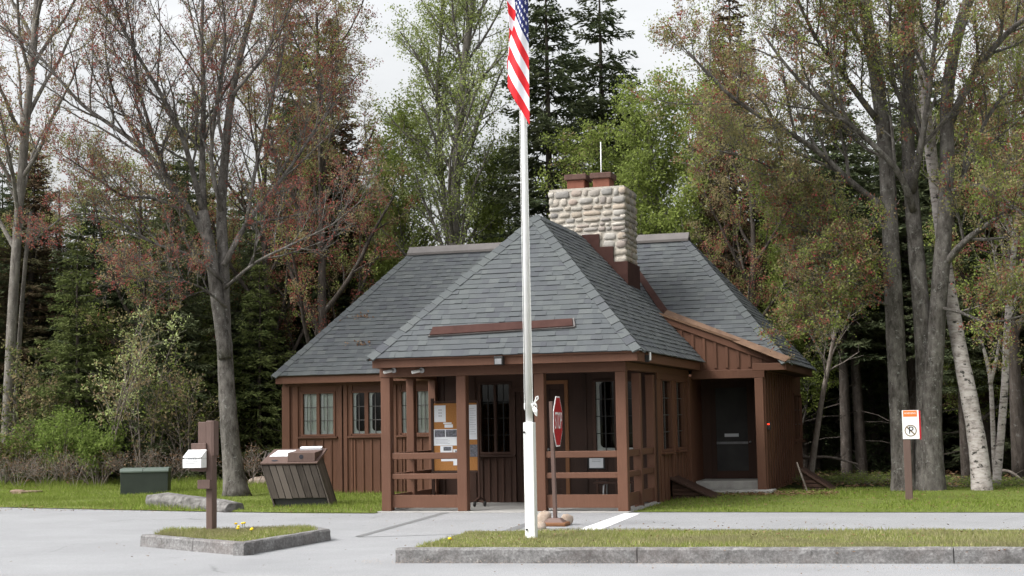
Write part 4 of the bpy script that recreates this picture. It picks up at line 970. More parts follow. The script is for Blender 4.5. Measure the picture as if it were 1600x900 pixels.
# flat granite slab
b = MB(); p0, p1 = gr(227, 792), gr(352, 801); d = (p1-p0); nseg = 7; rr_ = random.Random(23); pts = []
dn = Vector((-d.y, d.x, 0)).normalized()
for i in range(nseg+1):
    t = i/nseg; h = (0.29-0.09*t)*(0.8 if i in (0, nseg) else 1)*rr_.uniform(0.95, 1.04); c = p0 + d*t; wd = 0.42*rr_.uniform(0.85, 1.1)
    pts.append([c + Vector((0, 0, -0.03)) + dn*rr_.uniform(-.03, .03), c + dn*rr_.uniform(-.02, .03) + Vector((rr_.uniform(-.05, .05), 0, h*rr_.uniform(0.4, 0.6))), c + dn*rr_.uniform(0.02, 0.06) + Vector((rr_.uniform(-.04, .04), 0, h*0.95)), c + dn*0.25 + Vector((0, 0, h*rr_.uniform(1.0, 1.06))), c + dn*wd + Vector((0, 0, h*0.9)), c + dn*(wd+0.06) + Vector((0, 0, -0.03))])
b.add([v for q in pts for v in q], [(i*6+j, (i+1)*6+j, (i+1)*6+j+1, i*6+j+1) for i in range(nseg) for j in range(5)] + [(0, 1, 2, 3, 4, 5), tuple(nseg*6+j for j in (5, 4, 3, 2, 1, 0))], 0, False)
ob = b.build('granite_slab', 'rock', None, orig=((p0.x+p1.x)/2, p0.y, 0)); tag(ob, 'long flat grey granite slab lying on the lawn edge behind the envelope post', 'rock')
bv = ob.modifiers.new('edge', 'BEVEL'); bv.width = 0.02; bv.segments = 2
# stump remains
c = gr(42, 773); b = MB()
rs = random.Random(8); ring = [(0.42*math.cos(a)*rs.uniform(.8, 1.1), 0.34*math.sin(a)*rs.uniform(.8, 1.1)) for a in np.linspace(0, 6.28, 15)[:-1]]
b.prism([(c.x+x, c.y+y, -0.02) for x, y in ring], (0.02, 0, 0.11)); b.blob((c.x-0.2, c.y-0.1, 0.08), (0.22, 0.12, 0.05), 0, 8, 6, 0.2, rs); tag(b.build('tree_stump', 'stump', None, orig=(c.x, c.y, 0)), 'low weathered tree stump cut close to the lawn', 'stump')
# cellar hatches: louvred wedge boxes with a sloping board
def hatch(label, x0, x1, y0, y1, h, ang, stick):
    t = thing('cellar_hatch', label, 'cellar hatch', (x0, y0, 0), 'wooden hatches against the cabin')
    b = MB(); n = 5
    for k in range(n):
        z0, z1 = h*k/n+0.006, h*(k+1)/n-0.012; xe = x0 + (x1-x0)*(1-(z0/h)*0.98)
        b.box(x0, xe-0.02, y0, y0+0.03, z0, z1)
    b.prism([(x0+0.01, y0+0.04, 0), (x1-0.1, y0+0.04, 0), (x0+0.01, y0+0.04, h-0.03)], (0, y1-y0-0.06, 0)); b.build('louvre_box', 'dark_and_shaded_wood', t, bevel=0.004)
    b = MB(); d = Vector((x1-x0, 0, -h)); nn_ = Vector((h, 0, x1-x0)).normalized(); s_ = Vector((x0-0.06, 0, h+0.02))
    b.prism([s_ + Vector((0, y0-0.06, 0)), s_ + d*1.06 + Vector((0, y0-0.06, 0)), s_ + d*1.06 + Vector((0, y1, 0)), s_ + Vector((0, y1, 0))], nn_*0.04); b.build('sloping_lid', 'dark_and_shaded_wood', t, bevel=0.006)
    return t
hy = 28.2
hatch('low brown louvred cellar hatch against the porch side wall', at(1051, 780, hy).x, at(1118, 780, hy).x, hy, hy+0.9, 0.38, 0, False)
hy = 31.2
hatch('low brown louvred cellar hatch beyond the cabin corner with a stick leaning on it', at(1254, 760, hy).x, at(1304, 760, hy).x, hy, hy+0.9, 0.42, 0, True)
b = MB(); b.bar(at(1263, 772, 31.0), at(1245, 722, 31.0), 0.05, 0.03); tag(b.build('leaning_stick', 'twig_bark', None, orig=tuple(at(1263, 772, 31.0))), 'weathered grey stick leaning against the hatch beyond the cabin corner', 'stick')

# ================================================================== inside the porch
NY = 26.0
nb = thing('notice_board', 'wheeled cork notice board with pinned papers in the porch', 'notice board', (-9.0, NY, 0.022))
def nx_(px): return at(px, 690, NY).x
def nz_(py): return at(712, py, NY).z
b = MB(); b.box(nx_(678), nx_(746), NY, NY+0.025, nz_(735), nz_(630)); pan = b.build('cork_panel', 'cork', nb)
b = MB(); x0, x1, z0, z1 = nx_(674), nx_(749), nz_(739), nz_(626)
b.box(x0, nx_(678), NY-0.015, NY+0.035, 0.12, z1+0.05); b.box(nx_(746), x1, NY-0.015, NY+0.035, 0.12, z1); b.box(nx_(678), nx_(746), NY-0.012, NY+0.033, z1-0.03, z1); b.box(nx_(678), nx_(746), NY-0.012, NY+0.033, z0, z0+0.035); b.build('board_frame', 'dark_and_shaded_wood', nb, bevel=0.004)
for xx in (nx_(676), nx_(747.5)):
    b = MB(); b.bar((xx, NY-0.28, 0.11), (xx, NY+0.01, 0.17), 0.04, 0.03); b.bar((xx, NY+0.01, 0.17), (xx, NY+0.30, 0.11), 0.04, 0.03)
    b.bar((xx, NY-0.10, 0.13), (xx+0.16, NY-0.2, 0.10), 0.03, 0.03)
    ft = b.build('foot', 'dark_and_shaded_wood', nb)
    for dy, dx in ((-0.28, 0), (0.30, 0), (-0.2, 0.17)):
        b = MB(); b.tube([(xx+dx-0.015, NY+dy, 0.068), (xx+dx+0.015, NY+dy, 0.068)], 0.045, 12); b.build('caster', 'black_metal', ft)
def paper(x0, x1, y0, y1, m, d=0.003):
    b = MB(); b.box(nx_(x0), nx_(x1), NY-d, NY-0.0005, nz_(y1), nz_(y0)); return b
def note(r4, d, m, parent):
    q = MB(); q.box(nx_(r4[0]), nx_(r4[1]), NY-0.0035-d, NY-0.0005-d, nz_(r4[3]), nz_(r4[2])); return q.build('notice' if m == 'paper' else 'photo_print', m, parent)
first = None; ik = MB()
for r4 in ((679, 697, 633, 659), (678, 715, 670.5, 696), (688, 707, 696.5, 709), (708, 717, 702, 709), (689, 708, 712, 720.5), (708, 717, 712, 727), (733, 745.5, 633, 687), (693, 706, 660, 662), (695, 708, 663, 668)):
    q_ = note(r4, 0, 'paper', nb); first = first or q_
for r4 in ((679.5, 695.5, 671.5, 682.5), (697, 714, 671.5, 682.5), (693, 705, 698, 704), (711, 716, 704, 707.5), (734, 746, 695, 714)): note(r4, 0.0035, 'photo_dark', nb)
for i in range(3):
    for j in range(2): ik.box(nx_(686+j*3), nx_(687.6+j*3), NY-0.0055, NY-0.0042, nz_(641.5+i*4.6), nz_(639+i*4.6))
for i in range(4): ik.box(nx_(681), nx_(700+3*(i % 2)), NY-0.0055, NY-0.0042, nz_(687+i*2), nz_(686.5+i*2))
for i in range(12): ik.box(nx_(734.5), nx_(742+2*(i % 2)), NY-0.0055, NY-0.0042, nz_(639+i*3.6), nz_(638.5+i*3.6))
ik.build('printed_lines', 'grey_ink', nb)
c0, c1 = at(921, 716, YB-0.03), at(943, 731, YB-0.03)
pn = thing('posted_notice', 'white notice in a dark holder on the dark porch back wall', 'notice', (c0.x, YB, c1.z))
b = MB(); b.box(c0.x-0.03, c1.x+0.03, YB-0.045, YB-0.026, c1.z-0.02, c0.z+0.02); b.build('holder', 'black_metal', pn); b = MB(); b.box(c0.x, c1.x, YB-0.05, YB-0.0452, c1.z, c0.z); b.build('sheet', 'paper', pn)
b = MB()
for i in range(2): b.box(c0.x+0.05, c1.x-0.05, YB-0.052, YB-0.0503, c0.z-0.035-0.03*i, c0.z-0.027-0.03*i)
b.build('print', 'grey_ink', pn)
TY = 26.1; tz = at(960, 753, TY).z; tx0, tx1 = at(927, 753, TY).x, at(990, 753, TY).x
tb = thing('porch_bench', 'dark metal-legged bench in the shade of the porch', 'bench', ((tx0+tx1)/2, TY, 0.022))
b = MB()
for k in range(3): b.box(tx0, tx1, TY+k*0.13, TY+k*0.13+0.115, tz-0.035, tz)
b.build('seat', 'dark_and_shaded_wood', tb, bevel=0.005)
for xx in (tx0+0.16, tx1-0.16):
    b = MB(); b.tube([(xx, TY+0.05, 0.022), (xx+0.02, TY+0.06, tz-0.06), (xx+0.04, TY+0.12, tz-0.036), (xx+0.04, TY+0.26, tz-0.036), (xx+0.02, TY+0.32, tz-0.06), (xx, TY+0.33, 0.022)], 0.016, 8); b.build('leg', 'grey_metal', tb)
# ================================================================== trees and shrubs
class Wood:
    def __init__(s, seed): s.mb = MB(); s.tips = []; s.rng = random.Random(seed)
def rand_dir(rng):
    while True:
        v = Vector((rng.uniform(-1, 1), rng.uniform(-1, 1), rng.uniform(-1, 1)))
        if 0.1 < v.length < 1: return v.normalized()
def smooth_line(pts, n):
    """Catmull-Rom through the given points"""
    P = [Vector(p) for p in pts]; out = []
    Q = [P[0]*2-P[1]] + P + [P[-1]*2-P[-2]]
    for i in range(len(P)-1):
        a, b, c, d = Q[i:i+4]
        for k in range(n):
            t = k/n; out.append(0.5*((2*b) + (c-a)*t + (2*a-5*b+4*c-d)*t*t + (3*b-a-3*c+d)*t**3))
    out.append(P[-1]); return out
def sprout(T, pts, r0, r1, lvl, S, t0=0.25):
    """side branches along a limb, down to the twigs that carry leaves"""
    rng = T.rng; k = len(pts)
    seglen = [(pts[i+1]-pts[i]).length for i in range(k-1)]; tot = sum(seglen)
    n = max(1, int(round(S['n'][lvl]*rng.uniform(0.8, 1.2))))
    ang0 = rng.uniform(0, 6.28)
    for c in range(n):
        t = t0 + (1-t0)*(c+rng.uniform(0.1, 0.9))/n; s = t*tot; i = 0
        while i < k-2 and s > seglen[i]: s -= seglen[i]; i += 1
        p = pts[i].lerp(pts[i+1], min(1, s/max(1e-6, seglen[i]))); d = (pts[i+1]-pts[i]).normalized()
        ang0 += 2.4 + rng.uniform(-.5, .5)
        o = d.orthogonal().normalized(); o.rotate(Matrix.Rotation(ang0, 3, d))
        a = R(rng.uniform(*S['ang'][lvl])); nd = (d*math.cos(a) + o*math.sin(a) + Vector((0, 0, S['up'][lvl]))).normalized()
        ln = tot*S['ratio'][lvl]*rng.uniform(0.6, 1.2)*(1.1-0.6*t) if S['ratio'][lvl] else 0
        ln = max(S['min'][lvl], min(ln, S['max'][lvl])); rp = r0+(r1-r0)*t
        branch(T, p, nd, ln, min(rp*0.55, ln*0.020+0.004), lvl+1, S)
def branch(T, p, d, ln, r, lvl, S):
    rng = T.rng; n = S['seg'][min(lvl, len(S['seg'])-1)]; pts = [p]; w = S['wander']
    for i in range(n):
        d = (d + rand_dir(rng)*w + Vector((0, 0, S['trop'][min(lvl, len(S['trop'])-1)]))).normalized(); pts.append(pts[-1] + d*ln/n)
    rt = max(0.0035, r*0.35)
    T.mb.tube(pts, [r+(rt-r)*i/n for i in range(n+1)], 6 if r > 0.05 else (4 if r > 0.018 else 3), 0, False)
    if lvl < S['levels']: sprout(T, pts, r, rt, lvl, S, 0.2)
    if lvl >= S['levels']-1:
        m = max(1, int(ln/S['leafgap']))
        for q in range(m):
            t = 0.35+0.65*(q+rng.random())/m; f = t*n; i = min(n-1, int(f)); T.tips.append(pts[i].lerp(pts[i+1], f-i))
        T.tips.append(pts[-1])
def crown_mesh(name, tips, mats, weights, per, spread, size, seed, parent, keep=1.0, orig=(0,0,0), aspect=0.6):
    r = np.random.default_rng(seed); A = np.array([tuple(t) for t in tips], float)
    A = A[r.uniform(0, 1, len(A)) < keep]
    k = len(A); mi = r.choice(len(mats), k, p=np.array(weights)/sum(weights))
    # neighbouring tips lean to the same colour
    ph = np.sin(A[:, 0]*1.1+A[:, 2]*0.7)+np.sin(A[:, 1]*0.9-A[:, 2]*0.8)
    if len(mats) > 1: mi = np.where((ph > 0.9) & (r.uniform(0, 1, k) < 0.6), 0, mi)
    cnt = r.integers(max(1, per//2), per+per//2+1, k); idx = np.repeat(np.arange(k), cnt); n = len(idx)
    C = A[idx] + r.normal(0, 1, (n, 3))*spread; a = r.normal(0, 1, (n, 3)); a /= np.linalg.norm(a, axis=1)[:, None]
    h = r.normal(0, 1, (n, 3)); b = np.cross(a, h); b /= np.linalg.norm(b, axis=1)[:, None]+1e-9
    s = size*r.uniform(0.55, 1.35, n)[:, None]; a *= s; b *= s*aspect
    V = np.stack([C-a, C+b, C+a, C-b], 1).reshape(-1, 3) - np.array(orig)
    return np_mesh(name, V, np.arange(n*4).reshape(-1, 4), mats, parent, mi[idx], orig)
SPEC_MAPLE = dict(levels=4, n=[9, 7, 6, 4], ang=[(30, 60), (30, 60), (30, 60), (25, 60)], up=[0.35, 0.3, 0.25, 0.2], ratio=[0.5, 0.45, 0.42, 0.4], min=[1.0, 0.7, 0.35, 0.2], max=[4, 2.4, 1.2, 0.55],
                  seg=[6, 6, 5, 4, 3], trop=[0.06, 0.05, 0.05, 0.05, 0.03], wander=0.16, leafgap=0.16)
SPEC_BIRCH = dict(levels=3, n=[34, 7, 5], ang=[(35, 60), (30, 55), (30, 60)], up=[0.35, 0.2, 0.1], ratio=[0.26, 0.45, 0.45], min=[0.8, 0.5, 0.25], max=[3.4, 1.4, 0.7],
                  seg=[6, 5, 4, 3], trop=[0.05, 0.06, 0.02, -0.04], wander=0.14, leafgap=0.14)
SPEC_SHRUB = dict(levels=2, n=[9, 6], ang=[(25, 60), (30, 65)], up=[0.2, 0.1], ratio=[0.5, 0.45], min=[0.4, 0.2], max=[1.4, 0.6], seg=[5, 4, 3], trop=[0.05, 0.03, 0.0], wander=0.2, leafgap=0.12)
def stem(T, pts, r0, r1, n=8, sub=4, flare=0.0):
    L_ = smooth_line(pts, sub); k = len(L_); rr = [r0+(r1-r0)*(i/(k-1))**0.8 for i in range(k)]
    for i in range(k):
        if flare: rr[i] *= 1+flare*math.exp(-i*0.75)
        rr[i] *= 1+T.rng.uniform(-.04, .04)
    T.mb.tube(L_, rr, n, 0, True); return L_, rr
def make_tree(name, label, loc, T, barkm, leaves, weights, per, spread, size, seed, keep=1.0, group=None, cat='tree', aspect=0.6):
    t = thing(name, label, cat, loc, group)
    T.mb.build('trunk', barkm, t)
    crown_mesh('crown', T.tips, leaves, weights, per, spread, size, seed, t, keep, tuple(loc), aspect)
    return t
# ---- the large maple left of the waste bin
def px3(Y, pts, dy0=0.0, dy1=0.0):
    n = len(pts); return [at(x, y, Y + dy0 + (dy1-dy0)*i/max(1, n-1)) for i, (x, y) in enumerate(pts)]
Y0 = 29.4
T = Wood(31); base = at(370, 779, Y0); base.z = 0
tr_, rr = stem(T, [Vector((base.x, Y0, -0.05))] + px3(Y0, [(361, 700), (355, 620), (351, 540), (349, 470), (349, 410), (346, 330), (352, 240), (362, 150), (382, 60), (398, 0), (415, -70)], 0, 0.6), 0.245, 0.035, 14, 5, 0.55)
st2, _ = stem(T, px3(Y0-0.02, [(352, 560), (342, 490), (334, 430), (326, 380), (316, 330)]), 0.15, 0.13, 10, 4)
limbs = [([(326, 380), (300, 335), (262, 280), (225, 235), (180, 200), (130, 165), (85, 115), (45, 70), (0, 40)], 0.115, -1.5), ([(318, 335), (296, 250), (275, 190), (235, 120), (200, 60), (175, 0), (160, -60)], 0.10, -2.5),
         ([(318, 335), (316, 250), (318, 150), (315, 60), (318, -20), (322, -90)], 0.12, 0.6), ([(352, 240), (340, 170), (352, 90), (370, 20), (380, -60)], 0.06, 1.2),
         ([(350, 415), (385, 350), (425, 300), (465, 245), (500, 190), (540, 140)], 0.10, 1.8), ([(346, 330), (330, 250), (340, 150), (352, 60), (345, -20)], 0.085, -1.5),
         ([(262, 280), (235, 200), (215, 130), (205, 50), (190, -30)], 0.07, -2), ([(300, 335), (240, 310), (190, 305), (140, 270), (95, 240)], 0.06, -2.4), ([(225, 235), (180, 150), (165, 80), (170, 0)], 0.055, -1.5),
         ([(350, 440), (300, 400), (240, 380), (180, 345), (110, 335), (60, 370)], 0.06, -2.2), ([(352, 450), (400, 410), (460, 380), (520, 350), (580, 300)], 0.06, -1.2), ([(385, 350), (400, 260), (420, 170), (440, 90), (450, 20)], 0.07, 2.2),
         ([(354, 480), (315, 450), (280, 440), (235, 440), (190, 430)], 0.045, -2.6), ([(362, 150), (410, 90), (450, 20), (480, -40)], 0.06, 1.5)]
SM = dict(SPEC_MAPLE); SM['n'] = [0, 15, 10, 5]
for pts, r, dy in limbs:
    r *= 0.74; l, q = stem(T, px3(Y0, pts, 0, dy), r, r*0.25, 7, 3); sprout(T, l, r, r*0.25, 1, SM, 0.15)
make_tree('maple_tree', 'large grey-barked maple with sparse reddish spring buds beside the slatted waste bin', (base.x, Y0, 0), T, 'maple_bark', ['red_leaves', 'bronze_leaves'], [0.55, 0.45], 9, 0.038, 0.021, 1, 0.26)
# ---- the multi-trunk maple on the right
Y1 = 31.0
T = Wood(47); base = at(1438, 772, Y1); base.z = 0
s1, _ = stem(T, px3(Y1, [(1413, 790), (1409, 700), (1403, 600), (1398, 500), (1393, 400), (1388, 300), (1380, 200), (1366, 100), (1350, 0), (1342, -80)]), 0.235, 0.12, 14, 4, 0.45)
s2, _ = stem(T, px3(Y1+0.12, [(1446, 790), (1447, 700), (1447, 600), (1441, 500), (1432, 400), (1424, 300), (1418, 200), (1420, 90), (1424, -80)]), 0.255, 0.10, 14, 4, 0.6)
s3, _ = stem(T, px3(Y1-0.05, [(1458, 790), (1456, 700), (1456, 620), (1461, 540), (1468, 450), (1476, 350), (1480, 250), (1480, 150), (1495, 60), (1520, -20), (1545, -90)]), 0.235, 0.10, 12, 4, 0.45)
limbs = [([(1427, 330), (1412, 285), (1388, 250), (1340, 205), (1290, 165), (1235, 110), (1190, 50)], 0.085, -2.2), ([(1388, 330), (1330, 285), (1270, 230), (1200, 190), (1130, 140), (1075, 80)], 0.085, -2.6),
         ([(1394, 420), (1345, 395), (1290, 370), (1250, 330), (1210, 300)], 0.06, -1.4), ([(1470, 420), (1510, 375), (1560, 340), (1620, 300), (1690, 250)], 0.085, -1.6),
         ([(1480, 200), (1520, 120), (1570, 55), (1630, 10), (1690, -30)], 0.10, -1.2), ([(1424, 300), (1440, 220), (1452, 140), (1462, 50), (1470, -60)], 0.09, -1.8), ([(1380, 200), (1320, 120), (1270, 50), (1230, -40)], 0.08, -1.8),
         ([(1476, 350), (1540, 190), (1590, 130), (1650, 80)], 0.06, 1.5), ([(1464, 480), (1500, 488), (1540, 503), (1580, 498), (1640, 480)], 0.045, -2.0), ([(1398, 480), (1360, 470), (1325, 485), (1290, 500), (1265, 505)], 0.032, -1.5),
         ([(1366, 100), (1330, 40), (1310, -40)], 0.06, -0.5), ([(1440, 220), (1400, 140), (1390, 60), (1395, -40)], 0.06, -2), ([(1388, 340), (1345, 360), (1310, 400), (1285, 440)], 0.04, -1.5),
         ([(1480, 300), (1530, 290), (1580, 320), (1640, 370)], 0.05, -2.4), ([(1330, 285), (1250, 280), (1180, 250), (1120, 235)], 0.05, -2.9)]
for pts, r, dy in limbs:
    l, q = stem(T, px3(Y1, pts, 0, dy), r, r*0.28, 7, 3); sprout(T, l, r, r*0.28, 1, SM, 0.18)
make_tree('maple_tree', 'large three-trunked maple with reddish leaves behind the no-parking sign', (base.x, Y1, 0), T, 'maple_bark', ['bronze_leaves', 'red_leaves', 'spring_leaves'], [0.44, 0.20, 0.36], 11, 0.055, 0.025, 2, 0.44)
# ---- birches at the right edge
T = Wood(5); Yb = 30.8; base = at(1535, 768, Yb); base.z = 0
l, _ = stem(T, px3(Yb, [(1536, 785), (1528, 700), (1514, 620), (1500, 550), (1488, 480), (1478, 420), (1466, 330), (1452, 220), (1440, 100), (1432, 0), (1428, -90)], 0, 1.5), 0.195, 0.085, 12, 4, 0.2)
SB = dict(SPEC_BIRCH); SB['n'] = [14, 6, 5]; sprout(T, l, 0.2, 0.1, 0, SB, 0.5)
make_tree('birch_tree', 'leaning white-barked birch right of the three-trunked maple', (base.x, Yb, 0), T, 'birch_bark', ['spring_leaves', 'bronze_leaves'], [0.7, 0.3], 5, 0.06, 0.030, 3, 0.6)
T = Wood(6); Yb = 32.5; base = at(1557, 752, Yb); base.z = 0
l, _ = stem(T, px3(Yb, [(1556, 765), (1563, 690), (1570, 600), (1573, 520), (1580, 430), (1590, 340), (1602, 230), (1612, 100)]), 0.095, 0.04, 8, 4)
sprout(T, l, 0.1, 0.04, 0, SB, 0.35)
l, _ = stem(T, px3(Yb+0.1, [(1555, 740), (1551, 660), (1548, 600), (1541, 560), (1532, 530)]), 0.06, 0.03, 8, 4); l, _ = stem(T, px3(Yb+0.1, [(1547, 600), (1556, 565), (1562, 530)]), 0.05, 0.025, 8, 4)
make_tree('birch_tree', 'slender forked young birch at the right edge of the photo', (base.x, Yb, 0), T, 'birch_bark', ['spring_leaves'], [1], 5, 0.06, 0.030, 4, 0.7)
T = Wood(8); Yb = 34.5; base = at(1266, 735, Yb); base.z = 0
l, _ = stem(T, px3(Yb, [(1266, 745), (1274, 690), (1285, 620), (1297, 560), (1306, 510), (1312, 470)]), 0.085, 0.03, 8, 4); SD = dict(SPEC_SHRUB); SD['n'] = [12, 5]; sprout(T, l, 0.06, 0.02, 0, SD, 0.5)
make_tree('dead_sapling', 'bare leaning dead sapling in the dark wood beyond the cabin corner', (base.x, Yb, 0), T, 'twig_bark', ['dead_leaves'], [1], 1, 0.03, 0.015, 5, 0.15, cat='tree')
# ---- grey trunks at the left edge
T = Wood(12); Yb = 36.0; base = at(8, 750, Yb); base.z = 0
l, _ = stem(T, px3(Yb, [(6, 765), (12, 640), (20, 480), (28, 350), (40, 200), (50, 100), (58, 0), (62, -80)]), 0.18, 0.09, 10, 4)
ST_ = dict(SPEC_MAPLE); ST_['n'] = [14, 6, 5, 4]; sprout(T, l, 0.16, 0.1, 0, ST_, 0.42)
l, _ = stem(T, px3(Yb+0.3, [(22, 765), (25, 640), (30, 540), (38, 430), (48, 330)]), 0.09, 0.05, 8, 4)
make_tree('maple_tree', 'tall pale-trunked maple at the left edge of the photo', (base.x, Yb, 0), T, 'grey_bark', ['red_leaves', 'bronze_leaves'], [0.45, 0.55], 5, 0.06, 0.032, 6, 0.6)
# ---- airy birch behind the main roof
T = Wood(14); Yb = 41.5; base = at(712, 700, Yb); base.z = 0
l, _ = stem(T, [Vector((base.x, Yb, -0.05))] + px3(Yb, [(710, 480), (710, 330), (716, 220), (724, 110), (738, 10), (748, -90), (752, -160)]), 0.24, 0.05, 9, 4)
SB2 = dict(SPEC_BIRCH); SB2['n'] = [44, 8, 5]; sprout(T, l, 0.2, 0.05, 0, SB2, 0.28)
l, _ = stem(T, px3(Yb+0.3, [(708, 420), (696, 330), (688, 240), (684, 140), (690, 30), (694, -80)]), 0.11, 0.04, 8, 4); SB3 = dict(SPEC_BIRCH); SB3['n'] = [24, 7, 5]; sprout(T, l, 0.1, 0.04, 0, SB3, 0.25)
make_tree('birch_tree', 'tall airy birch with fresh pale green leaves behind the left roof', (base.x, Yb, 0), T, 'grey_bark', ['pale_leaves', 'spring_leaves'], [0.5, 0.5], 6, 0.085, 0.037, 7, 0.85)
# ---- prototypes of broadleaf trees, placed by copies
def broadleaf(name, label, seed, h, r, spec, n0, t0, leaves, weights, per, size, spread, keep, loc, barkm='grey_bark', group=None, lean=0.3):
    T = Wood(seed); rng = T.rng; x, y, _ = loc
    pts = [Vector((x, y, -0.05)), Vector((x+rng.uniform(-lean, lean)*0.4, y, h*0.3)), Vector((x+rng.uniform(-lean, lean), y+rng.uniform(-lean, lean), h*0.65)), Vector((x+rng.uniform(-lean, lean), y+rng.uniform(-lean, lean), h))]
    l, _ = stem(T, pts, r, r*0.15, 8, 5); S = dict(spec); S['n'] = [n0] + spec['n'][1:]; sprout(T, l, r, r*0.15, 0, S, t0)
    return make_tree(name, label, loc, T, barkm, leaves, weights, per, spread, size, seed, keep, group)
def spot(px, Y): v = at(px, 650, Y); return (v.x, Y, 0)
greenA = broadleaf('birch_tree', 'bushy light green young birch just right of the stone chimney', 61, 9.6, 0.15, SPEC_BIRCH, 34, 0.15, ['spring_leaves'], [1], 8, 0.045, 0.11, 1.0, spot(1035, 40.0))
greenB = broadleaf('birch_tree', 'round-crowned green birch left of the tall airy birch', 62, 10.2, 0.15, SPEC_BIRCH, 36, 0.15, ['spring_leaves', 'bronze_leaves'], [0.9, 0.1], 8, 0.045, 0.11, 1.0, spot(640, 42.5))
redA = broadleaf('maple_tree', 'red-budded maple rising behind the left end of the roof', 63, 13.5, 0.22, SPEC_MAPLE, 16, 0.18, ['bronze_leaves', 'red_leaves', 'spring_leaves'], [0.44, 0.36, 0.20], 13, 0.030, 0.075, 0.42, spot(505, 38.8), 'spruce_and_shade_bark')  # maple trunk in darker bark, the wood's shade put into its colour
redB = broadleaf('maple_tree', 'bronze-leaved maple in the wood left of the big maple', 64, 8.8, 0.18, SPEC_MAPLE, 14, 0.15, ['bronze_leaves', 'red_leaves', 'spring_leaves'], [0.42, 0.10, 0.48], 13, 0.030, 0.075, 0.42, spot(215, 37.5), 'spruce_and_shade_bark')  # trunk darkened the same way for standing in shade
def copy_to(src, label, px, Y, s, rz, group=None):
    c = copy_tree(src); c.location = spot(px, Y); c.rotation_euler = (0, 0, rz); c.scale = (s, s, s*random.uniform(0.95, 1.08)); c['label'] = label
    if group: c['group'] = group
    elif 'group' in c: del c['group']
    return c
copy_to(redA, 'red-tinged maple rising directly behind the left end of the eave', 425, 39.5, 0.88, 1.9)
copy_to(redA, 'bronze and red maple behind the right end of the cabin roof', 1175, 39.0, 0.72, 4.0)
copy_to(redB, 'bronze maple at the right edge behind the slender forked birch', 1590, 36.5, 1.1, 0.7)
copy_to(redA, 'bronze maple whose crown reaches in from the right edge beyond the forked birch', 1668, 34.5, 0.85, 3.0)
copy_to(redB, 'bronze maple in the wood behind the green utility box', 95, 40.5, 1.05, 3.3)
copy_to(redB, 'bronze maple between the big maple trunk and the cabin', 330, 40.0, 0.86, 5.1)
copy_to(greenA, 'light green birch further right behind the cabin hip', 1110, 43.5, 1.0, 2.6)
copy_to(greenA, 'light green birch close behind the middle of the roof', 775, 43.0, 0.92, 1.1)
copy_to(greenB, 'green birch low behind the chimney', 915, 41.0, 0.88, 3.9)
copy_to(greenA, 'pale green birch between the two tall open spruces', 985, 46.0, 1.02, 4.9)
copy_to(greenB, 'green birch in the dark wood right of the leaning birch', 1520, 38.5, 0.62, 0.4)
copy_to(greenB, 'green birch behind the left end of the ridge', 575, 44.0, 0.85, 5.2)
copy_to(greenA, 'small green birch in the gap beyond the right roof corner', 1245, 40.0, 0.72, 0.2)

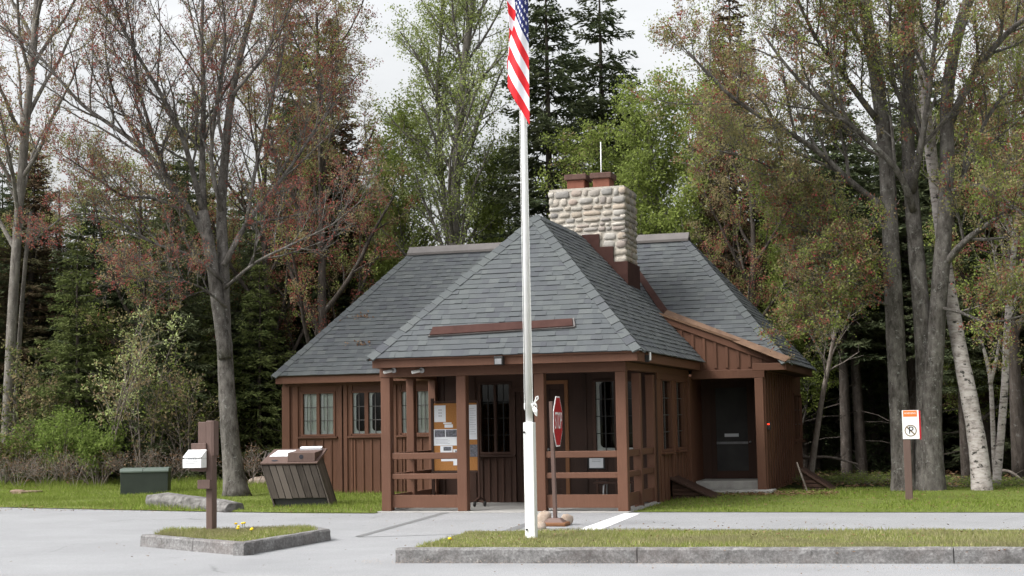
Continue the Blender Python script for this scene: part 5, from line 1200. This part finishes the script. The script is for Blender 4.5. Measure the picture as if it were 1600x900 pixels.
# ---- spruces
def spruce_mesh(seed, h, crown0, spread, gap=0.34, per=(5, 7), tw=0.13, dead=True, sparse=0.0, trunk_r=None, fat=1.0):
    """trunk and dead branches in one mesh, needled sprays in another"""
    rng = random.Random(seed); r = np.random.default_rng(seed); mb = MB(); tr = trunk_r or h*0.0115
    mb.tube([(0, 0, -0.1), (rng.uniform(-.05, .05), 0, h*0.4), (0, rng.uniform(-.05, .05), h*0.8), (0, 0, h)], [tr*1.15, tr*0.75, tr*0.3, 0.01], 7, 0, False)
    C = []; A = []; B = []
    z = crown0*h
    if dead:
        zz = 1.0
        while zz < z+1.5:
            for k in range(rng.randint(1, 3)):
                a = rng.uniform(0, 6.28); ln = rng.uniform(0.5, 1.6); d = Vector((math.cos(a), math.sin(a), rng.uniform(-.35, .1)))
                p = Vector((0, 0, zz)); mb.tube([p, p+d*ln*0.5, p+d*ln+Vector((0, 0, -0.12*ln))], [0.016, 0.010, 0.004], 3, 0, False)
            zz += rng.uniform(0.25, 0.6)
    while z < h-0.15:
        f = (z-crown0*h)/(h-crown0*h)
        env = spread*(min(1, 0.45+2.2*f) if dead else 1)*(1-f)**0.85 + 0.12
        if rng.random() >= sparse:
            n = rng.randint(*per); a0 = rng.uniform(0, 6.28)
            for k in range(n):
                if rng.random() < sparse*0.6: continue
                a = a0 + 6.283*k/n + rng.uniform(-.35, .35); ln = env*rng.uniform(0.55, 1.15); o = np.array([math.cos(a), math.sin(a), 0]); sd = np.array([-math.sin(a), math.cos(a), 0])
                droop = rng.uniform(0.12, 0.42)*(1-0.6*f); rise = 0.15+0.5*f
                def P(t): return np.array([0, 0, z]) + o*ln*t + np.array([0, 0, ln*(rise*t*0.5 - droop*t*t*1.1 + 0.12*t**4)])
                q = [P(t) for t in (0, .35, .7, 1)]; mb.tube(q, [0.006+0.012*ln, 0.005+0.007*ln, 0.006, 0.003], 3, 0, False)
                m = max(2, int(ln/tw))
                for i in range(m):
                    t = 0.12+0.88*(i+rng.random()*0.8)/m; p = P(t); tl = (0.16+0.42*(1-t)*min(1, ln/1.3))*rng.uniform(0.6, 1.3)
                    for s in (-1, 1):
                        g = o*rng.uniform(0.35, 0.8)+sd*s*rng.uniform(0.5, 1.0)+np.array([0, 0, rng.uniform(-.45, .1)]); g /= np.linalg.norm(g)
                        for w in range(6):
                            gg = g + r.normal(0, .28, 3); gg /= np.linalg.norm(gg); l = tl*rng.uniform(0.32, 0.66)*fat
                            C.append(p + gg*l*0.5 + g*tl*0.15*w + r.normal(0, .03, 3)); A.append(gg*l*0.55); nn = np.cross(gg, r.normal(0, 1, 3)); nn /= np.linalg.norm(nn)+1e-9; B.append(nn*rng.uniform(0.014, 0.032)*fat)
        z += gap*rng.uniform(0.7, 1.3)
    C, A, B = np.array(C), np.array(A), np.array(B)
    V = np.stack([C-A, C+B-A*0.2, C+A, C-B-A*0.2], 1).reshape(-1, 3)
    return mb, V
def spruce(name, label, seed, h, crown0, spread, loc, leaf_m='spruce_needles', group=None, **kw):
    t = thing(name, label, 'tree', loc, group); mb, V = spruce_mesh(seed, h, crown0, spread, **kw)
    mb.build('trunk', 'spruce_and_shade_bark', t, orig=(0, 0, 0)); np_mesh('crown', V, np.arange(len(V)).reshape(-1, 4), [leaf_m], t)
    return t
skyA = spruce('spruce_tree', 'tall open spruce against the sky just right of the flag', 81, 15.8, 0.12, 3.1, spot(866, 42.0), gap=0.36, sparse=0.14, per=(5, 7), fat=1.3, tw=0.12)
skyB = spruce('spruce_tree', 'tall sparse spruce against the sky above the chimney', 82, 16.2, 0.25, 3.2, spot(952, 44.5), gap=0.40, sparse=0.2, per=(5, 7), fat=1.3, tw=0.12)
brn = spruce('spruce_tree', 'brownish-tipped spruce with a pointed top above the left roof slope', 83, 14.6, 0.2, 2.4, spot(522, 43.0), 'brown_needles', gap=0.31, fat=1.2)
mid = spruce('spruce_tree', 'dark forest spruce with a bare lower trunk', 84, 11.5, 0.30, 2.1, spot(1320, 39.0))
mid2 = spruce('spruce_tree', 'dark forest spruce', 85, 12.5, 0.26, 2.3, spot(1430, 40.5), gap=0.32)
full = spruce('fir_tree', 'bushy green fir clothed to the ground', 86, 7.0, 0.04, 1.9, spot(120, 36.2), 'fir_needles', gap=0.27, dead=False)
full2 = spruce('fir_tree', 'bushy dark fir clothed to the ground', 87, 8.5, 0.03, 2.1, spot(270, 36.8), 'spruce_needles', gap=0.27, dead=False)
mid['label'] = 'dark spruce with a bare lower trunk just beyond the right cabin corner'; mid2['label'] = 'dark spruce seen between the birch and the three-trunked maple'
full['label'] = 'bushy green fir behind the bright green shrub'; full2['label'] = 'bushy dark fir behind the envelope post'
for src, lab, px, Y, s, rz in ((skyA, 'dark spruce with a narrow top above the left ridge end', 470, 45.0, 0.95, 1.2), (skyB, 'spruce behind the upper limbs of the large left maple', 292, 44.0, 0.82, 2.1), (brn, 'brown-tinged spruce behind the right end of the ridge', 1160, 42.0, 0.92, 0.8),
                               (full, 'green fir left of the cabin wall, behind the waste bin', 405, 38.5, 0.92, 2.0), (full2, 'dark fir at the left edge behind the pale trunks', 35, 39.5, 1.0, 4.0), (full, 'small green fir behind the big maple trunk', 335, 37.6, 0.78, 5.0),
                               (full2, 'dark fir low in the wood behind the right lawn', 1385, 42.0, 0.75, 1.0), (skyA, 'dark spruce behind the cabin, just left of the flagpole', 800, 47.0, 0.66, 3.0)):
    copy_to(src, lab, px, Y, s, rz)
# the wood behind: individually copied spruces, zone by zone
rf = random.Random(77)
def hmax(px):
    for a, b, h in ((-400, 60, 11.5), (60, 230, 9.2), (230, 420, 10.8), (420, 600, 11.5), (600, 820, 7.0), (820, 1010, 7.6), (1010, 1130, 8.2), (1130, 1260, 10.2), (1260, 2100, 11.5)):
        if a <= px < b: return h
    return 9
zones = ((-400, 430, 'dark spruce among many in the crowded wood behind the left lawn', 'spruces in the wood behind the left lawn'), (430, 1240, 'dark spruce among many in the wood behind the cabin', 'spruces in the wood behind the cabin'), (1240, 2100, 'dark spruce among many in the shady wood behind the right lawn', 'spruces in the wood behind the right lawn'))
taken = []
for Y in (38.5, 41, 44, 47.5, 51, 55, 59, 63):
    n = int(24 + (Y-38)*0.3); step = 2400/n
    for i in range(n):
        px = -380 + step*(i+0.5+rf.uniform(-.38, .38)); y = Y + rf.uniform(-1.2, 1.2)
        if 430 < px < 1290 and y < 40.0: continue
        p = spot(px, y)
        src, sh_ = rf.choice(((mid, 11.5), (mid2, 12.5), (mid, 11.5), (full2, 8.5), (skyA, 15.5), (brn, 14.6)) if Y < 58 else ((full2, 8.5), (full, 7.0), (mid2, 12.5)))
        h = hmax(px)*rf.uniform(0.72, 1.05)*(1 + (y-45)*0.012)
        z = next(z for z in zones if z[0] <= px < z[1])
        c = copy_tree(src); c.location = p; c.rotation_euler = (rf.uniform(-.03, .03), rf.uniform(-.03, .03), rf.uniform(0, 6.28)); s = h/sh_; w = s*rf.uniform(0.95, 1.25)*(1.25 if sh_ > 11 and s < 0.75 else 1)
        c.scale = (w, w, s); c['label'] = z[2]; c['group'] = z[3]
# one far mass of conifers closes the view
mbf, Vf = spruce_mesh(88, 9.0, 0.02, 2.3, gap=0.42, dead=False, tw=0.22)
parts = []; rr2 = np.random.default_rng(5)
for i in range(66):
    px = -500 + 2600*(i+0.5)/66; y = 68 + rr2.uniform(-1.5, 5); p = spot(px, y); s = hmax(px)*1.12*rr2.uniform(0.75, 1.05)/9.0; a = rr2.uniform(0, 6.28); ca, sa = math.cos(a), math.sin(a); w = s*1.35
    parts.append(np.stack([(Vf[:, 0]*ca-Vf[:, 1]*sa)*w+p[0], (Vf[:, 0]*sa+Vf[:, 1]*ca)*w+p[1], Vf[:, 2]*s], 1))
V = np.concatenate(parts); tag(np_mesh('far_wood', V, np.arange(len(V)).reshape(-1, 4), ['spruce_needles']), 'far dark mass of conifers closing the view', 'wood', None, 'stuff')

# ---- shrubs and brush at the left lawn edge
def shrub(name, label, loc, seed, stems, h, spread_, leaves, weights, per, size, spr, keep, barkm='twig_bark', n=(9, 6), r=0.02, group=None, lean=(0, 0)):
    T = Wood(seed); rng = T.rng; x, y, _ = loc; S = dict(SPEC_SHRUB); S['n'] = list(n)
    for k in range(stems):
        a = rng.uniform(0, 6.28); o = Vector((math.cos(a), math.sin(a), 0)); q = spread_*rng.uniform(0.3, 1.0); hh = h*rng.uniform(0.6, 1.05)
        p0 = Vector((x, y, -0.03)) + o*spread_*0.25*rng.random(); le = Vector((lean[0], lean[1], 0))
        l, _ = stem(T, [p0, p0 + o*q*0.3 + le*0.3 + Vector((0, 0, hh*0.45)), p0 + o*q*0.7 + le*0.7 + Vector((0, 0, hh*0.8)), p0 + o*q*1.1 + le + Vector((0, 0, hh))], r, r*0.3, 5, 3)
        sprout(T, l, r, r*0.3, 0, S, 0.3)
    return make_tree(name, label, loc, T, barkm, leaves, weights, per, spr, size, seed, keep, group, 'shrub')
shrub('shrub', 'bright green leafy shrub at the edge of the left lawn', spot(95, 34.6), 91, 9, 1.75, 0.9, ['shrub_leaves'], [1], 7, 0.042, 0.07, 0.85)
shrub('shrub', 'smaller bright green shrub between the big green shrub and the utility box', spot(158, 34.2), 92, 6, 1.5, 0.5, ['shrub_leaves'], [1], 7, 0.042, 0.07, 0.8)
shrub('shrub', 'low green shrub at the left edge of the lawn', spot(8, 34.8), 93, 6, 1.5, 0.6, ['shrub_leaves', 'bronze_leaves'], [0.7, 0.3], 6, 0.04, 0.07, 0.7)
sb = spot(165, 34.4); shrub('serviceberry', 'thin arching serviceberry with pale green blossom clusters over the utility box', sb, 94, 3, 4.6, 0.6, ['white_blossom', 'pale_leaves', 'bronze_leaves'], [0.22, 0.30, 0.48], 9, 0.036, 0.07, 0.30, n=(9, 5), r=0.03, lean=(1.6, -0.6))
for i, (px, Y, h, lab) in enumerate(((30, 34.0, 1.1, 'tangle of bare grey brush below the small left shrub'), (70, 33.8, 1.0, 'tangle of bare grey brush below the big green shrub'), (118, 33.7, 1.15, 'tangle of bare grey brush between the two green shrubs'), (150, 33.6, 1.0, 'tangle of bare grey brush just left of the utility box'),
                                     (205, 33.9, 1.3, 'tall bare brush behind the utility box'), (262, 34.4, 1.2, 'thin bare brush right of the utility box'), (395, 35.0, 1.1, 'thin bare brush behind the waste bin'))):
    shrub('brush', lab, spot(px, Y), 100+i, 9, h*0.72, 0.7, ['dead_leaves'], [1], 2, 0.022, 0.05, 0.35, n=(6, 4), r=0.011)
shrub('shrub', 'leggy shrub with bronze leaves behind the left brush', spot(60, 36.0), 120, 7, 3.4, 0.9, ['bronze_leaves', 'fir_needles'], [0.55, 0.45], 6, 0.042, 0.08, 0.5, n=(11, 6), r=0.028)
shrub('shrub', 'leggy olive shrub behind the utility box', spot(225, 35.6), 121, 5, 3.4, 1.0, ['bronze_leaves', 'fir_needles', 'spring_leaves'], [0.4, 0.45, 0.15], 5, 0.040, 0.09, 0.4, n=(11, 6), r=0.028)
shrub('shrub', 'sparse olive shrub left of the big maple trunk', spot(295, 35.9), 122, 5, 2.8, 0.9, ['bronze_leaves', 'fir_needles', 'spring_leaves'], [0.4, 0.45, 0.15], 5, 0.040, 0.09, 0.35, n=(11, 6), r=0.026)
for i, (px, Y, h, lab) in enumerate(((1350, 34.5, 0.30, 'low green undergrowth left of the three-trunked maple'), (1500, 33.0, 0.26, 'low green undergrowth between the maple and the birch'), (1580, 32.8, 0.26, 'low green undergrowth at the right edge of the lawn'), (1310, 35.2, 0.35, 'low mossy undergrowth behind the right hatch'))):
    shrub('undergrowth_shrub', lab, spot(px, Y), 130+i, 14, h, 1.1, ['shrub_leaves', 'spring_leaves'], [0.5, 0.5], 4, 0.03, 0.06, 0.7, n=(5, 4), r=0.008).scale = (1, 1, 0.35)
# fallen branches in the right-hand wood
for i, (p, q, lab) in enumerate((((1255, 715, 36.5), (1340, 725, 36.0), 'fallen grey branch in the wood beyond the cabin corner'), ((1560, 735, 34.5), (1600, 752, 34.0), 'short fallen branch beside the slender birch'))):
    a, c = at(*p), at(*q); T = Wood(140+i); l, _ = stem(T, [a, a.lerp(c, 0.5)+Vector((0, 0, 0.08)), c], 0.05, 0.02, 6, 4); sprout(T, l, 0.03, 0.01, 0, dict(SPEC_SHRUB, n=[3, 2]), 0.2)
    tag(T.mb.build('fallen_branch', 'twig_bark', None, orig=tuple(a)), lab, 'branch')
# ================================================================== daylight: white overcast sky
wd = bpy.data.worlds.new('World'); SC.world = wd; wd.use_nodes = True; nt = wd.node_tree; nt.nodes.clear()
SUN_EL, SUN_AZ = R(50), R(232)     # from behind and left of the camera
sk = nt.nodes.new('ShaderNodeTexSky'); sk.sky_type = 'NISHITA'; sk.sun_disc = False; sk.sun_elevation = SUN_EL; sk.sun_rotation = SUN_AZ; sk.dust_density = 6; sk.air_density = 1.5; sk.ozone_density = 1
hs = nt.nodes.new('ShaderNodeHueSaturation'); hs.inputs['Saturation'].default_value = 0.10
bg = nt.nodes.new('ShaderNodeBackground'); bg.inputs['Strength'].default_value = 0.15
out = nt.nodes.new('ShaderNodeOutputWorld')
L(nt, sk.outputs[0], hs.inputs['Color']); tcw = nt.nodes.new('ShaderNodeTexCoord'); cn = noise(nt, 3.2, 6, 0.6, vec=tcw.outputs['Generated'], sc=(1, 1, 2.5)); cl_ = mixc(nt, 1.0, hs.outputs[0], ramp(nt, cn, [(0.3, (0.86, 0.87, 0.89)), (0.65, (1.06, 1.06, 1.06))]), 'MULTIPLY'); L(nt, cl_, bg.inputs[0]); L(nt, bg.outputs[0], out.inputs[0])
sl = bpy.data.lights.new('sun', 'SUN'); sl.energy = 1.0; sl.angle = R(25); sl.color = (1.0, 0.98, 0.95)
so_ = bpy.data.objects.new('sun', sl); COL.objects.link(so_)
sd_ = Vector((math.sin(SUN_AZ)*math.cos(SUN_EL), math.cos(SUN_AZ)*math.cos(SUN_EL), math.sin(SUN_EL)))
so_.rotation_euler = sd_.to_track_quat('Z', 'Y').to_euler(); so_.location = (-10, -20, 40)
vs_ = SC.view_settings; vs_.view_transform = 'Standard'; vs_.look = 'None'; vs_.exposure = EXPO = 1.0; vs_.gamma = 1; vs_.use_curve_mapping = False
cy = SC.cycles; cy.max_bounces = 6; cy.diffuse_bounces = 3; cy.glossy_bounces = 2; cy.transmission_bounces = 3; cy.transparent_max_bounces = 8
cy.use_adaptive_sampling = True; cy.adaptive_threshold = 0.015; cy.use_denoising = True; cy.caustics_reflective = False; cy.caustics_refractive = False
for o in bpy.data.objects:
    if '_o' in o: del o['_o']
